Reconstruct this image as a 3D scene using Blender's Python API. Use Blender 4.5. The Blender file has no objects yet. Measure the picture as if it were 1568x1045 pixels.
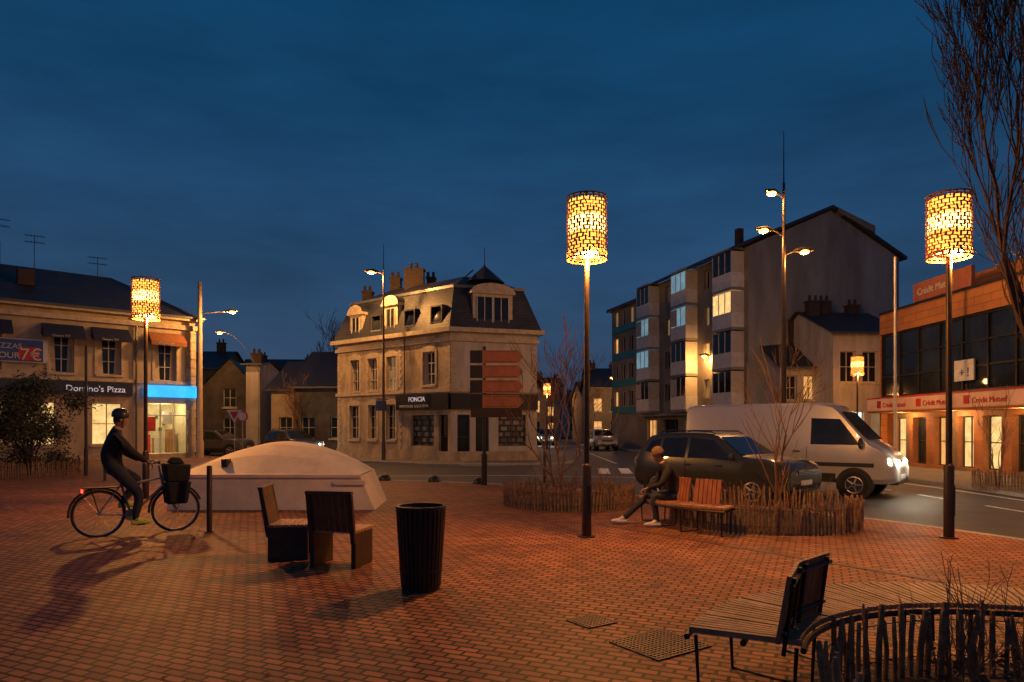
import bpy, bmesh, math, random
from mathutils import Vector, Matrix
random.seed(11)
sc = bpy.context.scene
COL = sc.collection
R = random.random
def U(a, b): return a + (b - a) * R()

# ------------------------------------------------------------------ materials
def nm(name):
    m = bpy.data.materials.new(name); m.use_nodes = True
    nt = m.node_tree; return m, nt, nt.nodes, nt.links, nt.nodes['Principled BSDF']

def M(name, col, rough=.7, metal=0, var=.18, scale=3, bump=0, bscale=40, emit=None, es=0, stretch=1.0, dirt=0):
    m, nt, N, L, p = nm(name)
    p.inputs['Roughness'].default_value = rough
    p.inputs['Metallic'].default_value = metal
    tc = N.new('ShaderNodeTexCoord'); mp = N.new('ShaderNodeMapping')
    mp.inputs['Scale'].default_value = (1, 1, stretch)
    L.new(tc.outputs['Object'], mp.inputs['Vector'])
    no = N.new('ShaderNodeTexNoise'); no.inputs['Scale'].default_value = scale
    no.inputs['Detail'].default_value = 6; no.inputs['Roughness'].default_value = .65
    L.new(mp.outputs[0], no.inputs['Vector'])
    cr = N.new('ShaderNodeValToRGB'); cr.color_ramp.elements[0].position = .3; cr.color_ramp.elements[1].position = .7
    a = [max(0, c * (1 - var - dirt)) for c in col]; b = [min(1, c * (1 + var)) for c in col]
    cr.color_ramp.elements[0].color = (*a, 1); cr.color_ramp.elements[1].color = (*b, 1)
    L.new(no.outputs[0], cr.inputs[0]); L.new(cr.outputs[0], p.inputs['Base Color'])
    if bump:
        n2 = N.new('ShaderNodeTexNoise'); n2.inputs['Scale'].default_value = bscale
        L.new(tc.outputs['Object'], n2.inputs['Vector'])
        bp = N.new('ShaderNodeBump'); bp.inputs['Strength'].default_value = bump; bp.inputs['Distance'].default_value = .02
        L.new(n2.outputs[0], bp.inputs['Height']); L.new(bp.outputs[0], p.inputs['Normal'])
    if emit:
        p.inputs['Emission Color'].default_value = (*emit, 1); p.inputs['Emission Strength'].default_value = es
        if es < 3:
            mx = N.new('ShaderNodeMath'); mx.operation = 'MULTIPLY_ADD'
            mx.inputs[1].default_value = es * 1.6; mx.inputs[2].default_value = es * .15
            L.new(no.outputs[0], mx.inputs[0]); L.new(mx.outputs[0], p.inputs['Emission Strength'])
    return m

def M_brick(name, c1, c2, mortar, bw, rh, ms, rot=(0, 0, 0), rough=.75, bump=.5, offs=.5, big=.25, axis=None, spec=.5):
    m, nt, N, L, p = nm(name)
    p.inputs['Specular IOR Level'].default_value = spec
    tc = N.new('ShaderNodeTexCoord'); mp = N.new('ShaderNodeMapping'); mp.inputs['Rotation'].default_value = rot
    L.new(tc.outputs['Object'], mp.inputs['Vector'])
    br = N.new('ShaderNodeTexBrick'); br.inputs['Scale'].default_value = 1
    br.inputs['Color1'].default_value = (*c1, 1); br.inputs['Color2'].default_value = (*c2, 1); br.inputs['Mortar'].default_value = (*mortar, 1)
    br.inputs['Brick Width'].default_value = bw; br.inputs['Row Height'].default_value = rh
    br.inputs['Mortar Size'].default_value = ms; br.offset = offs; br.inputs['Mortar Smooth'].default_value = .2
    L.new(mp.outputs[0], br.inputs['Vector'])
    no = N.new('ShaderNodeTexNoise'); no.inputs['Scale'].default_value = .9; no.inputs['Detail'].default_value = 8; no.inputs['Roughness'].default_value = .7
    L.new(tc.outputs['Object'], no.inputs['Vector'])
    mr = N.new('ShaderNodeMapRange'); mr.inputs[1].default_value = .3; mr.inputs[2].default_value = .7
    mr.inputs[3].default_value = 1 - big; mr.inputs[4].default_value = 1 + big
    L.new(no.outputs[0], mr.inputs[0])
    mx = N.new('ShaderNodeVectorMath'); mx.operation = 'SCALE'
    L.new(br.outputs['Color'], mx.inputs[0]); L.new(mr.outputs[0], mx.inputs['Scale'])
    L.new(mx.outputs[0], p.inputs['Base Color'])
    r2 = N.new('ShaderNodeMapRange'); r2.inputs[3].default_value = rough - .2; r2.inputs[4].default_value = min(1, rough + .15)
    L.new(no.outputs[0], r2.inputs[0]); L.new(r2.outputs[0], p.inputs['Roughness'])
    bp = N.new('ShaderNodeBump'); bp.inputs['Strength'].default_value = bump; bp.inputs['Distance'].default_value = .012; bp.invert = True
    L.new(br.outputs['Fac'], bp.inputs['Height']); L.new(bp.outputs[0], p.inputs['Normal'])
    return m

paving = M_brick('brick_paving', (.44, .175, .078), (.22, .085, .042), (.022, .013, .009), .18, .09, .013, rot=(0, 0, math.radians(24)), rough=.64, bump=1.0, big=.38, spec=.25)
asphalt = M('asphalt', (.055, .055, .058), .6, var=.3, scale=1.5, bump=.5, bscale=120)
pavegrey = M_brick('pavement_slabs', (.2, .18, .16), (.16, .15, .14), (.06, .06, .06), .6, .4, .01, bump=.4)
granite = M('granite_kerb', (.33, .31, .28), .7, var=.3, scale=12, bump=.3)
whitepaint = M('road_paint', (.7, .7, .68), .6, var=.3, scale=6)
cream = M('cream_render', (.5, .4, .27), .85, scale=1.2, var=.18, bump=.15, stretch=.3, dirt=.2)
white_r = M('white_render', (.54, .48, .41), .85, scale=1.5, var=.15, bump=.15, stretch=.3, dirt=.2)
grey_r = M('grey_render', (.30, .30, .30), .9, scale=.35, var=.25, bump=.2, stretch=.25, dirt=.32)
beige_r = M('beige_render', (.24, .21, .17), .85, scale=.8, var=.2, dirt=.15)
stone = M('limestone', (.5, .385, .24), .8, scale=2.2, var=.26, bump=.3, bscale=20, dirt=.22, stretch=.5)
stonelight = M('stone_trim', (.56, .46, .32), .8, scale=4, var=.18, dirt=.15)
slate = M_brick('slate_tiles', (.05, .052, .058), (.035, .037, .042), (.012, .012, .014), .3, .16, .012, rot=(math.radians(90), 0, 0), rough=.55, big=.4)
slate2 = M('slate_plain', (.03, .03, .034), .5, var=.4, scale=6)
zinc = M('zinc', (.11, .12, .13), .45, .6, var=.2)
brickred = M_brick('red_brick', (.26, .11, .055), (.2, .08, .04), (.16, .13, .11), .22, .075, .01, rot=(math.radians(90), 0, 0))
chim_m = M('sooty_chimney_brick', (.045, .03, .024), .9, var=.4, scale=8, bump=.4, bscale=30)
orange_clad = M_brick('orange_cladding', (.46, .18, .05), (.40, .15, .045), (.1, .06, .04), .9, .3, .01, rot=(math.radians(90), math.radians(90), 0), big=.15)
concrete = M('painted_concrete', (.86, .72, .5), .7, scale=1.6, var=.08, bump=.2, bscale=25, dirt=.15)
glass = M('dark_window_glass', (.02, .025, .03), .06, var=.5, scale=.7)
def litglass(n, c, s, sc_=1.3): return M(n, (.05, .04, .03), .3, emit=c, es=s, scale=sc_, var=.3)
lit_warm = litglass('lit_window_warm', (1, .46, .13), .9)
lit_yel = litglass('lit_window_yellow', (1, .62, .22), 1.1, 3)
lit_dim = litglass('lit_window_dim', (.9, .5, .22), .25)
lit_blue = litglass('lit_window_cool', (.45, .8, 1), .3)
lit_white = litglass('lit_window_white', (.85, .95, .8), 1.5)
frame_w = M('white_joinery', (.5, .47, .42), .5)
frame_d = M('dark_joinery', (.05, .045, .04), .5)
shutter = M('curtain', (.45, .4, .32), .8)
dark = M('dark_metal', (.025, .022, .02), .42, .3, var=.3, scale=10)
pole_m = M('bronze_pole', (.06, .04, .028), .4, .5, var=.25, scale=8)
pole_g = M('galvanised_pole', (.3, .3, .29), .45, .6, var=.2)
conc_pole = M('concrete_pole', (.4, .3, .2), .85)
black = M('black_plastic', (.012, .012, .012), .5, var=.3)
rubber = M('rubber', (.015, .015, .015), .85)
alu = M('aluminium', (.5, .5, .5), .3, .9)
wood = M('bench_wood', (.42, .22, .11), .5, var=.35, scale=9, stretch=.3, bump=.3)
wood_d = M('dark_wood', (.1, .048, .027), .6, var=.4, scale=9, bump=.3)
wood_r = M('red_brown_wood', (.3, .11, .055), .5, var=.3, scale=9)
wood_g = M('weathered_slats', (.36, .21, .12), .6, var=.5, scale=5, bump=.3)
stake_m = M('chestnut_stakes', (.26, .16, .09), .85, var=.55, scale=14, bump=.5)
bark = M('bark', (.09, .06, .045), .9, var=.4, scale=14, bump=.4)
twig = M('twig', (.2, .105, .05), .85, var=.4, scale=12)
mulch = M('mulch_soil', (.05, .035, .022), .95, var=.6, scale=14, bump=1, bscale=30)
leafm = M('evergreen_leaf', (.05, .06, .03), .6, var=.6, scale=2)
leafdry = M('dry_leaf', (.14, .07, .03), .8, var=.5, scale=9)
lattice_m = M('lantern_steel', (.3, .10, .03), .5, .1, var=.2)
diffuser_m = M('amber_diffuser', (.8, .4, .12), .5, emit=(1, .40, .06), es=2.7, scale=5, var=.1)
hot_m = M('amber_diffuser_hot', (.8, .5, .2), .5, emit=(1, .52, .13), es=8, scale=5, var=.1)
bulb_m = M('lamp_glow', (.9, .7, .4), .4, emit=(1, .6, .18), es=9)
head_m = M('sodium_lens', (.9, .7, .4), .4, emit=(1, .42, .08), es=5)
navy = M('navy_fabric', (.012, .022, .06), .8)
navy_sign = M('navy_sign', (.01, .02, .06), .45)
awn_o = M('orange_awning', (.3, .12, .05), .8)
cyan_s = M('cyan_sign', (.02, .2, .5), .4, emit=(.02, .35, 1), es=1.7, scale=.6)
white_e = M('sign_letters', (.8, .8, .8), .5, emit=(.8, .85, 1), es=.3)
white_p = M('white_panel', (.6, .6, .58), .5)
red_p = M('red_panel', (.5, .03, .03), .5)
blue_p = M('blue_panel', (.03, .08, .3), .5)
teal_p = M('teal_panel', (.03, .2, .22), .5, var=.3)
tan_sign = M('tan_sign', (.42, .14, .06), .5)
band_w = M('shop_band', (.6, .34, .22), .5, emit=(1, .42, .17), es=.12, scale=.8)

# ------------------------------------------------------------------ mesh builder
class F:
    def __init__(s, o, t):
        l = math.hypot(*t); s.o = o; s.t = (t[0] / l, t[1] / l); s.n = (s.t[1], -s.t[0])
    def __call__(s, a, d, z):
        return (s.o[0] + s.t[0] * a + s.n[0] * d, s.o[1] + s.t[1] * a + s.n[1] * d, z)
class FW:
    def __call__(s, a, d, z): return (a, d, z)
W = FW()

def root(name, loc=(0, 0, 0), rz=0):
    e = bpy.data.objects.new(name, None); COL.objects.link(e)
    e.location = loc; e.rotation_euler = (0, 0, rz); e.empty_display_size = .3
    return e
def adopt(o, parent, world):
    if parent:
        o.parent = parent
        if world: o.matrix_parent_inverse = Matrix.Translation(-Vector(parent.location))

class B:
    def __init__(s): s.v = []; s.f = []; s.m = []; s.mats = []
    def mi(s, m):
        if m not in s.mats: s.mats.append(m)
        return s.mats.index(m)
    def poly(s, pts, m):
        n = len(s.v); s.v += [tuple(p) for p in pts]; s.f.append(tuple(range(n, n + len(pts)))); s.m.append(s.mi(m))
    def mesh(s, vs, fs, m):
        n = len(s.v); s.v += [tuple(p) for p in vs]; k = s.mi(m)
        for f in fs: s.f.append(tuple(i + n for i in f)); s.m.append(k)
    def box(s, fr, a0, a1, d0, d1, z0, z1, m):
        vs = [fr(a, d, z) for z in (z0, z1) for d in (d0, d1) for a in (a0, a1)]
        s.mesh(vs, [(0, 1, 3, 2), (4, 6, 7, 5), (0, 4, 5, 1), (2, 3, 7, 6), (0, 2, 6, 4), (1, 5, 7, 3)], m)
    def tube(s, pts, rs, m, n=8, cap=True):
        pts = [Vector(p) for p in pts]
        if not isinstance(rs, (list, tuple)): rs = [rs] * len(pts)
        vs = []; ref = None
        for i, p in enumerate(pts):
            d = (pts[min(i + 1, len(pts) - 1)] - pts[max(i - 1, 0)])
            if d.length < 1e-9: d = Vector((0, 0, 1))
            d.normalize()
            if ref is None: ref = Vector((1, 0, 0)) if abs(d.x) < .8 else Vector((0, 1, 0))
            a = (ref - d * ref.dot(d)).normalized(); b = d.cross(a); ref = a
            for k in range(n):
                t = 2 * math.pi * k / n
                vs.append(p + (a * math.cos(t) + b * math.sin(t)) * rs[i])
        fs = []
        for i in range(len(pts) - 1):
            for k in range(n):
                fs.append((i * n + k, i * n + (k + 1) % n, (i + 1) * n + (k + 1) % n, (i + 1) * n + k))
        if cap:
            fs.append(tuple(reversed(range(n)))); fs.append(tuple(range((len(pts) - 1) * n, len(pts) * n)))
        s.mesh(vs, fs, m)
    def lathe(s, c, prof, m, n=24, axis='z', caps=True):
        vs = []
        for r, z in prof:
            for k in range(n):
                t = 2 * math.pi * k / n; x, y = r * math.cos(t), r * math.sin(t)
                p = (x, y, z) if axis == 'z' else ((x, z, y) if axis == 'y' else (z, x, y))
                vs.append((c[0] + p[0], c[1] + p[1], c[2] + p[2]))
        fs = [(i * n + k, i * n + (k + 1) % n, (i + 1) * n + (k + 1) % n, (i + 1) * n + k) for i in range(len(prof) - 1) for k in range(n)]
        if caps: fs += [tuple(reversed(range(n))), tuple(range((len(prof) - 1) * n, len(prof) * n))]
        s.mesh(vs, fs, m)
    def sphere(s, c, r, m, n=12, sc3=(1, 1, 1)):
        prof = [(max(.001, math.sin(math.pi * i / n)) , -math.cos(math.pi * i / n)) for i in range(n + 1)]
        vs = []
        for a, z in prof:
            for k in range(n):
                t = 2 * math.pi * k / n
                vs.append((c[0] + r * sc3[0] * a * math.cos(t), c[1] + r * sc3[1] * a * math.sin(t), c[2] + r * sc3[2] * z))
        fs = [(i * n + k, i * n + (k + 1) % n, (i + 1) * n + (k + 1) % n, (i + 1) * n + k) for i in range(n) for k in range(n)]
        s.mesh(vs, fs, m)
    def obj(s, name, parent=None, world=False, smooth=False, bevel=0, ang=35):
        me = bpy.data.meshes.new(name); me.from_pydata(s.v, [], s.f)
        for m in s.mats: me.materials.append(m)
        me.polygons.foreach_set('material_index', s.m)
        if smooth:
            me.polygons.foreach_set('use_smooth', [True] * len(me.polygons))
            me.set_sharp_from_angle(angle=math.radians(ang))
        me.update()
        o = bpy.data.objects.new(name, me); COL.objects.link(o); adopt(o, parent, world)
        if bevel:
            md = o.modifiers.new('bevel', 'BEVEL'); md.width = bevel; md.segments = 2; md.limit_method = 'ANGLE'
        return o

def text(s, fr, a, d, z, size, m, parent, world=True, name='lettering', align='LEFT'):
    c = bpy.data.curves.new(name, 'FONT'); c.body = s; c.size = size; c.extrude = .01; c.align_x = align
    c.materials.append(m)
    o = bpy.data.objects.new(name, c); COL.objects.link(o)
    t = Vector((*fr.t, 0)); n = Vector((*fr.n, 0)); up = Vector((0, 0, 1))
    mt = Matrix((t, up, n)).transposed().to_4x4(); mt.translation = Vector(fr(a, d, z))
    adopt(o, parent, world); o.matrix_basis = mt
    return o

def wall(b, fr, s0, s1, z0, z1, ops, m, depth=.2, rev=None):
    xs = sorted(set([s0, s1] + [v for o in ops for v in o[:2]])); zs = sorted(set([z0, z1] + [v for o in ops for v in o[2:4]]))
    xs = [x for x in xs if s0 <= x <= s1]; zs = [z for z in zs if z0 <= z <= z1]
    for i in range(len(xs) - 1):
        for j in range(len(zs) - 1):
            cx, cz = (xs[i] + xs[i + 1]) / 2, (zs[j] + zs[j + 1]) / 2
            if any(o[0] < cx < o[1] and o[2] < cz < o[3] for o in ops): continue
            b.poly([fr(xs[i], 0, zs[j]), fr(xs[i + 1], 0, zs[j]), fr(xs[i + 1], 0, zs[j + 1]), fr(xs[i], 0, zs[j + 1])], m)
    for o in ops:
        a, c, e, g = o[:4]; D = -depth
        for q in ([(a, 0, e), (a, D, e), (a, D, g), (a, 0, g)], [(c, 0, e), (c, 0, g), (c, D, g), (c, D, e)],
                  [(a, 0, g), (a, D, g), (c, D, g), (c, 0, g)], [(a, 0, e), (c, 0, e), (c, D, e), (a, D, e)]):
            b.poly([fr(*p) for p in q], rev or m)

def window(b, fr, o, g, fm, nv=1, nh=1, depth=.2, w=.05, sill=None, surround=None, arch=False, curtain=False):
    a, c, e, h = o[:4]; D = -depth
    b.poly([fr(a, D, e), fr(c, D, e), fr(c, D, h), fr(a, D, h)], g)
    d0, d1 = D + .004, D + .05
    b.box(fr, a, a + w, d0, d1, e, h, fm); b.box(fr, c - w, c, d0, d1, e, h, fm)
    b.box(fr, a + w, c - w, d0, d1, e, e + w, fm); b.box(fr, a + w, c - w, d0, d1, h - w, h, fm)
    for k in range(1, nv + 1):
        x = a + (c - a) * k / (nv + 1); b.box(fr, x - w * .5, x + w * .5, d0, d1 - .006, e + w, h - w, fm)
    for k in range(1, nh + 1):
        z = e + (h - e) * k / (nh + 1); b.box(fr, a + w, c - w, d0, d1 - .012, z - w * .4, z + w * .4, fm)
    if curtain:
        k = (c - a) * .28
        b.poly([fr(a + w, D + .002, e), fr(a + k, D + .002, e), fr(a + k * .7, D + .002, h), fr(a + w, D + .002, h)], shutter)
        b.poly([fr(c - k, D + .002, e), fr(c - w, D + .002, e), fr(c - w, D + .002, h), fr(c - k * .7, D + .002, h)], shutter)
    if sill: b.box(fr, a - .1, c + .1, .002, .1, e - .12, e - .003, sill)
    if surround:
        b.box(fr, a - .14, a - .003, .002, .045, e, h, surround); b.box(fr, c + .003, c + .14, .002, .045, e, h, surround)
        if arch:
            n = 8; r = (c - a) / 2 + .14; pts = []
            for k in range(n + 1):
                t = math.pi * k / n; pts.append((a + c) / 2 - r * math.cos(t))
            top = [(x, h + .28 * math.sin(math.pi * k / n) + .05) for k, x in enumerate(pts)]
            vs = [fr(x, .05, z) for x, z in top] + [fr(top[-1][0], .05, h), fr(top[0][0], .05, h)]
            b.poly(vs, surround)
            for k in range(n): b.poly([fr(top[k][0], .05, top[k][1]), fr(top[k + 1][0], .05, top[k + 1][1]), fr(top[k + 1][0], 0, top[k + 1][1]), fr(top[k][0], 0, top[k][1])], surround)
        else: b.box(fr, a - .16, c + .16, .002, .06, h + .003, h + .2, surround)

def light(name, loc, power, col, parent=None, radius=.1, world=False, kind='POINT'):
    l = bpy.data.lights.new(name, kind); l.energy = power; l.color = col
    if kind == 'POINT': l.shadow_soft_size = radius
    else: l.size = radius
    o = bpy.data.objects.new(name, l); COL.objects.link(o); o.location = loc; adopt(o, parent, world); return o
SOD = (1, .39, .08)
SOD2 = (1, .44, .115)

# ------------------------------------------------------------------ ground
b = B(); b.poly([(-400, -60, -.1), (400, -60, -.1), (400, 700, -.1), (-400, 700, -.1)], asphalt); b.obj('road')

def slab(name, pts, z1, top, side, kerb_from=None, kerb_to=None, kw=.16):
    b = B(); b.poly([(x, y, z1) for x, y in pts], top); n = len(pts)
    for i in range(n):
        p, q = pts[i], pts[(i + 1) % n]
        b.poly([(p[0], p[1], -.1), (q[0], q[1], -.1), (q[0], q[1], z1), (p[0], p[1], z1)], side)
    b.obj(name)
    if kerb_from is not None:
        b = B(); seg = pts[kerb_from:kerb_to + 1]
        for i in range(len(seg) - 1):
            p, q = Vector(seg[i]), Vector(seg[i + 1]); L = (q - p).length; t = (q - p) / L; nrm = Vector((-t.y, t.x))
            k = max(1, int(L / 1.0))
            for j in range(k):
                a = p + t * (L * j / k + .004); c = p + t * (L * (j + 1) / k - .004)
                fr = F((a.x, a.y), (t.x, t.y))
                b.box(fr, 0, (c - a).length, .012, -kw, -.1, z1 + .006, granite)
        b.obj('kerb', bevel=.01)
def smooth_pts(pts, it=2):
    for _ in range(it):
        o = [pts[0]]
        for p, q in zip(pts, pts[1:]):
            o += [(p[0] * .75 + q[0] * .25, p[1] * .75 + q[1] * .25), (p[0] * .25 + q[0] * .75, p[1] * .25 + q[1] * .75)]
        o.append(pts[-1]); pts = o
    return pts
edge = smooth_pts([(9.6, -8), (9.3, 2), (8.6, 8), (7.2, 12.2), (5.3, 14.8), (3.4, 17.0), (1.2, 19.6), (-2.0, 21.6), (-6, 22.6), (-10.5, 24), (-13.2, 28), (-15, 34), (-16.4, 39)])
pl = [(-70, -8)] + edge + [(-23, 46), (-70, 50)]
slab('plaza_paving', pl, 0, paving, granite, 1, len(edge))
slab('pavement', smooth_pts([(13.2, -8), (13.0, 14), (13.4, 24), (12.6, 33), (10.5, 45), (6.5, 64), (6.5, 100)], 2) + [(60, 100), (60, -8)], 0, pavegrey, granite)
slab('pavement', [(-12.2, 41.5), (-10.6, 37.6), (-4.0, 32.2), (-2.4, 31.6), (2.6, 33.2), (3.2, 35), (2.0, 75), (-9, 75)], 0, pavegrey, granite, 0, 5)
# painted road lines
b = B()
def stripe(pts, w, z=-.096, dash=None):
    for p, q in zip(pts, pts[1:]):
        p, q = Vector(p), Vector(q); t = (q - p).normalized(); n = Vector((-t.y, t.x)) * w / 2
        b.poly([(*(p - n), z), (*(q - n), z), (*(q + n), z), (*(p + n), z)], whitepaint)
e2 = [(x + .45, y + .25) for x, y in edge if 0 < y < 17]
stripe(e2, .14)
stripe([(12.6, 2), (12.5, 14), (12.7, 20), (12.4, 27)], .14)
for i in range(10):
    y = 4 + i * 2.6; stripe([(11.0 - .02 * i, y), (11.0 - .02 * i - .02, y + 1.3)], .12)
for i in range(7): stripe([(3.6 + .9 * i, 26.5 + .1 * i), (4.0 + .9 * i, 30.0 + .1 * i)], .45)
stripe([(-6, 25.2), (0, 25.6), (5, 24.5)], .12); stripe([(5.2, 34), (5.6, 60)], .12); stripe([(-11, 27), (-13.2, 38)], .12)
b.obj('road_markings')
# drain channel
alu2 = M('worn_steel', (.12, .08, .055), .55, .3)
chg = M('channel_grille', (.1, .055, .04), .6)
b = B(); fr = F((1.5, 12.0), (1.75, -2.4))
for i in range(14): b.box(fr, i * .5, i * .5 + .49, -.06, .06, .0, .005, chg)
b.obj('drain_channel')
def grate(x, y, w, d, rz, n):
    r = root('drain_grate', (x, y, 0), rz); b = B()
    b.box(W, -w / 2, w / 2, -d / 2, d / 2, .0, .003, black)
    for i in range(n + 1):
        t = -w / 2 + w * i / n; b.box(W, t - .008, t + .008, -d / 2, d / 2, .003, .010, alu2)
        t = -d / 2 + d * i / n; b.box(W, -w / 2, w / 2, t - .008, t + .008, .003, .012, alu2)
    b.obj('grid', r)
grate(.70, 5.98, .32, .30, .6, 8); grate(1.16, 5.35, .58, .52, .6, 14)
b = B()
for i in range(420):
    x, y = U(-8, 7), U(3.5, 15)
    if x > 7.0 - max(0, y - 11) * .9: continue
    t = U(0, 6.28); s_ = U(.012, .03); c_, n_ = math.cos(t) * s_, math.sin(t) * s_
    b.poly([(x - c_, y - n_, .006), (x + n_ * .5, y - c_ * .5, .012), (x + c_, y + n_, .006), (x - n_ * .5, y + c_ * .5, .010)], leafdry)
b.obj('fallen_leaves')

# ------------------------------------------------------------------ plaza lamps
def lattice_mesh():
    rnd = random.Random(5); nt, nz = 19, 17; r, z0, z1 = .31, 0., .95
    cols = 2 * nt; V = {}
    def vert(i, j):
        i %= cols
        if (i, j) not in V:
            jx = rnd.uniform(-.36, .36); jz = rnd.uniform(-.28, .28) + (.16 if (i + j) % 2 else -.16)
            if j in (0, nz): jz = 0
            V[(i, j)] = ((i + jx) / cols * 2 * math.pi, z0 + (z1 - z0) * (j + jz) / nz)
        return V[(i, j)]
    b = B()
    def P(t, z): return (r * math.cos(t), r * math.sin(t), z)
    for j in range(nz):
        for k in range(nt):
            ids = [2 * k + (j % 2) + q for q in (0, 1, 2)]
            ring = [vert(i, j) for i in ids] + [vert(i, j + 1) for i in reversed(ids)]
            base = ring[0][0]
            ring = [(t + 2 * math.pi * round((base - t) / (2 * math.pi)), z) for t, z in ring]
            ct = sum(t for t, z in ring) / 6; cz = sum(z for t, z in ring) / 6; s = rnd.uniform(.6, .86)
            inn = [(ct + (t - ct) * s, cz + (z - cz) * s) for t, z in ring]
            for q in range(6):
                w = (q + 1) % 6
                b.poly([P(*ring[q]), P(*ring[w]), P(*inn[w]), P(*inn[q])], lattice_m)
    for z in (z0, z1): b.lathe((0, 0, z), [(.318, -.012), (.318, .012), (.3, .012), (.3, -.012), (.318, -.012)], lattice_m, 36, caps=False)
    o = b.obj('shade'); me = o.data; bpy.data.objects.remove(o); return me
LAT = lattice_mesh()
def plaza_lamp(x, y, power, rz=0):
    r = root('street_lamp', (x, y, 0), rz); b = B()
    b.lathe((0, 0, 0), [(.13, 0), (.13, .02), (.075, .025), (.072, 1.1), (.066, 1.12), (.045, 1.14), (.04, 4.32), (.05, 4.33)], pole_m, 20)
    b.box(W, -.03, .03, -.079, -.07, .35, .8, dark)
    b.obj('pole', r, smooth=True)
    b = B(); b.lathe((0, 0, 4.36), [(.03, -.04), (.16, -.02), (.27, .03), (.27, .05), (.02, .05)], dark, 24, caps=False)
    b.tube([(0, 0, 4.3), (0, 0, 5.2)], .022, dark)
    for k in range(3):
        t = k * 2.094; b.tube([(0, 0, 5.2), (.31 * math.cos(t), .31 * math.sin(t), 5.24)], .01, dark); b.tube([(.25 * math.cos(t), .25 * math.sin(t), 4.39), (.31 * math.cos(t), .31 * math.sin(t), 4.31)], .01, dark)
    b.obj('lamp_plate', r, smooth=True)
    b = B(); b.lathe((0, 0, 4.335), [(.06, 0), (.14, .002), (.2, .02), (.24, .045)], bulb_m, 24, caps=False)
    b.obj('bulb', r, smooth=True)
    b = B(); b.lathe((0, 0, 4.40), [(.275, 0), (.282, .02), (.282, .3)], diffuser_m, 32, caps=False); b.lathe((0, 0, 4.70), [(.282, 0), (.282, .25)], hot_m, 32, caps=False)
    b.lathe((0, 0, 4.95), [(.282, 0), (.282, .25), (.27, .27), (.05, .27)], diffuser_m, 32, caps=False); b.obj('diffuser', r, smooth=True)
    o = bpy.data.objects.new('shade', LAT); COL.objects.link(o); o.parent = r; o.location = (0, 0, 4.31)
    md = o.modifiers.new('s', 'SOLIDIFY'); md.thickness = .006
    light('down_light', (0, -.1, 4.24), power, SOD, r, .07)
plaza_lamp(1.16, 10.6, 800, .3); plaza_lamp(6.72, 10.5, 720, 1.2); plaza_lamp(-8.8, 16.4, 750, 2)
plaza_lamp(17.2, 34, 300, .5); plaza_lamp(23.0, 48.8, 200); plaza_lamp(2.8, 54.6, 260)

def tall_light(x, y, h, heads, r0=.1, r1=.04, m=pole_m, name='tall_street_light', power=350, mast=0, lens=True):
    r = root(name, (x, y, 0)); b = B(); g = B()
    b.tube([(0, 0, -.1), (0, 0, .02), (0, 0, .9), (0, 0, 1), (0, 0, h)], [r0 * 1.6, r0 * 1.3, r0 * 1.3, r0, r1], m, 12)
    if mast: b.tube([(0, 0, h), (0, 0, h + mast)], [r1 * .6, .012], m, 6)
    for (z, dx, dy, up) in heads:
        L = math.hypot(dx, dy); pts = [(dx * t, dy * t, z + up * math.sin(t * math.pi / 2)) for t in (0, .25, .5, .75, 1)]
        b.tube(pts, [.03] * 5, m, 6)
        ex, ey, ez = pts[-1]; ux, uy = dx / L, dy / L
        b.tube([(ex - ux * .1, ey - uy * .1, ez), (ex + ux * .15, ey + uy * .15, ez + .03), (ex + ux * .6, ey + uy * .6, ez + .02)], [.05, .12, .05], m, 10)
        g.sphere((ex + ux * .28, ey + uy * .28, ez - .06), .14, head_m, 10, (1.3, 1.3, .6))
        light('lamp', (ex + ux * .28, ey + uy * .28, ez - .22), power, SOD2, r, .1)
    b.obj('pole', r, smooth=True)
    if heads: g.obj('lens', r, smooth=True)
tall_light(-6.7, 35.6, 9.9, [(9.65, -.35, -.1, .15)], .08, .04, power=1500, mast=1.4)
tall_light(10.35, 26, 11.0, [(8.95, -.55, -.1, .25), (8.2, .45, -.1, .2), (10.4, -.35, -.2, .15)], .12, .05, power=520, mast=2.0)
tall_light(-17.6, 38.5, 9.9, [(8.1, 1.7, -.3, .1)], .16, .11, m=conc_pole, power=1200)
tall_light(-17.4, 47, 5.8, [(5.6, -2.2, -.5, 2.6)], .08, .05, m=pole_g, power=300)
tall_light(14.6, 26, 8.2, [], .06, .05, m=M('white_pole', (.6, .55, .48), .5), name='flag_pole')
tall_light(-15.1, 24.2, 4.6, [], .05, .04, m=dark, name='sign_post')
tall_light(14.0, 45, 6.3, [(6.2, -1.1, -.1, .25), (6.2, 1.1, -.1, .25)], .07, .05, m=dark, power=450)
tall_light(11.2, 66, 6.4, [(6.3, -1.3, -.1, .25), (6.3, 1.3, -.1, .25)], .07, .05, m=dark, power=420)
tall_light(5.2, 90, 6.4, [(6.3, -1.0, -.1, .25)], .07, .05, m=dark, power=420)
tall_light(-14.0, 70, 7, [(6.8, 1.0, -.1, .25)], .07, .05, m=dark, power=300)

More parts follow.
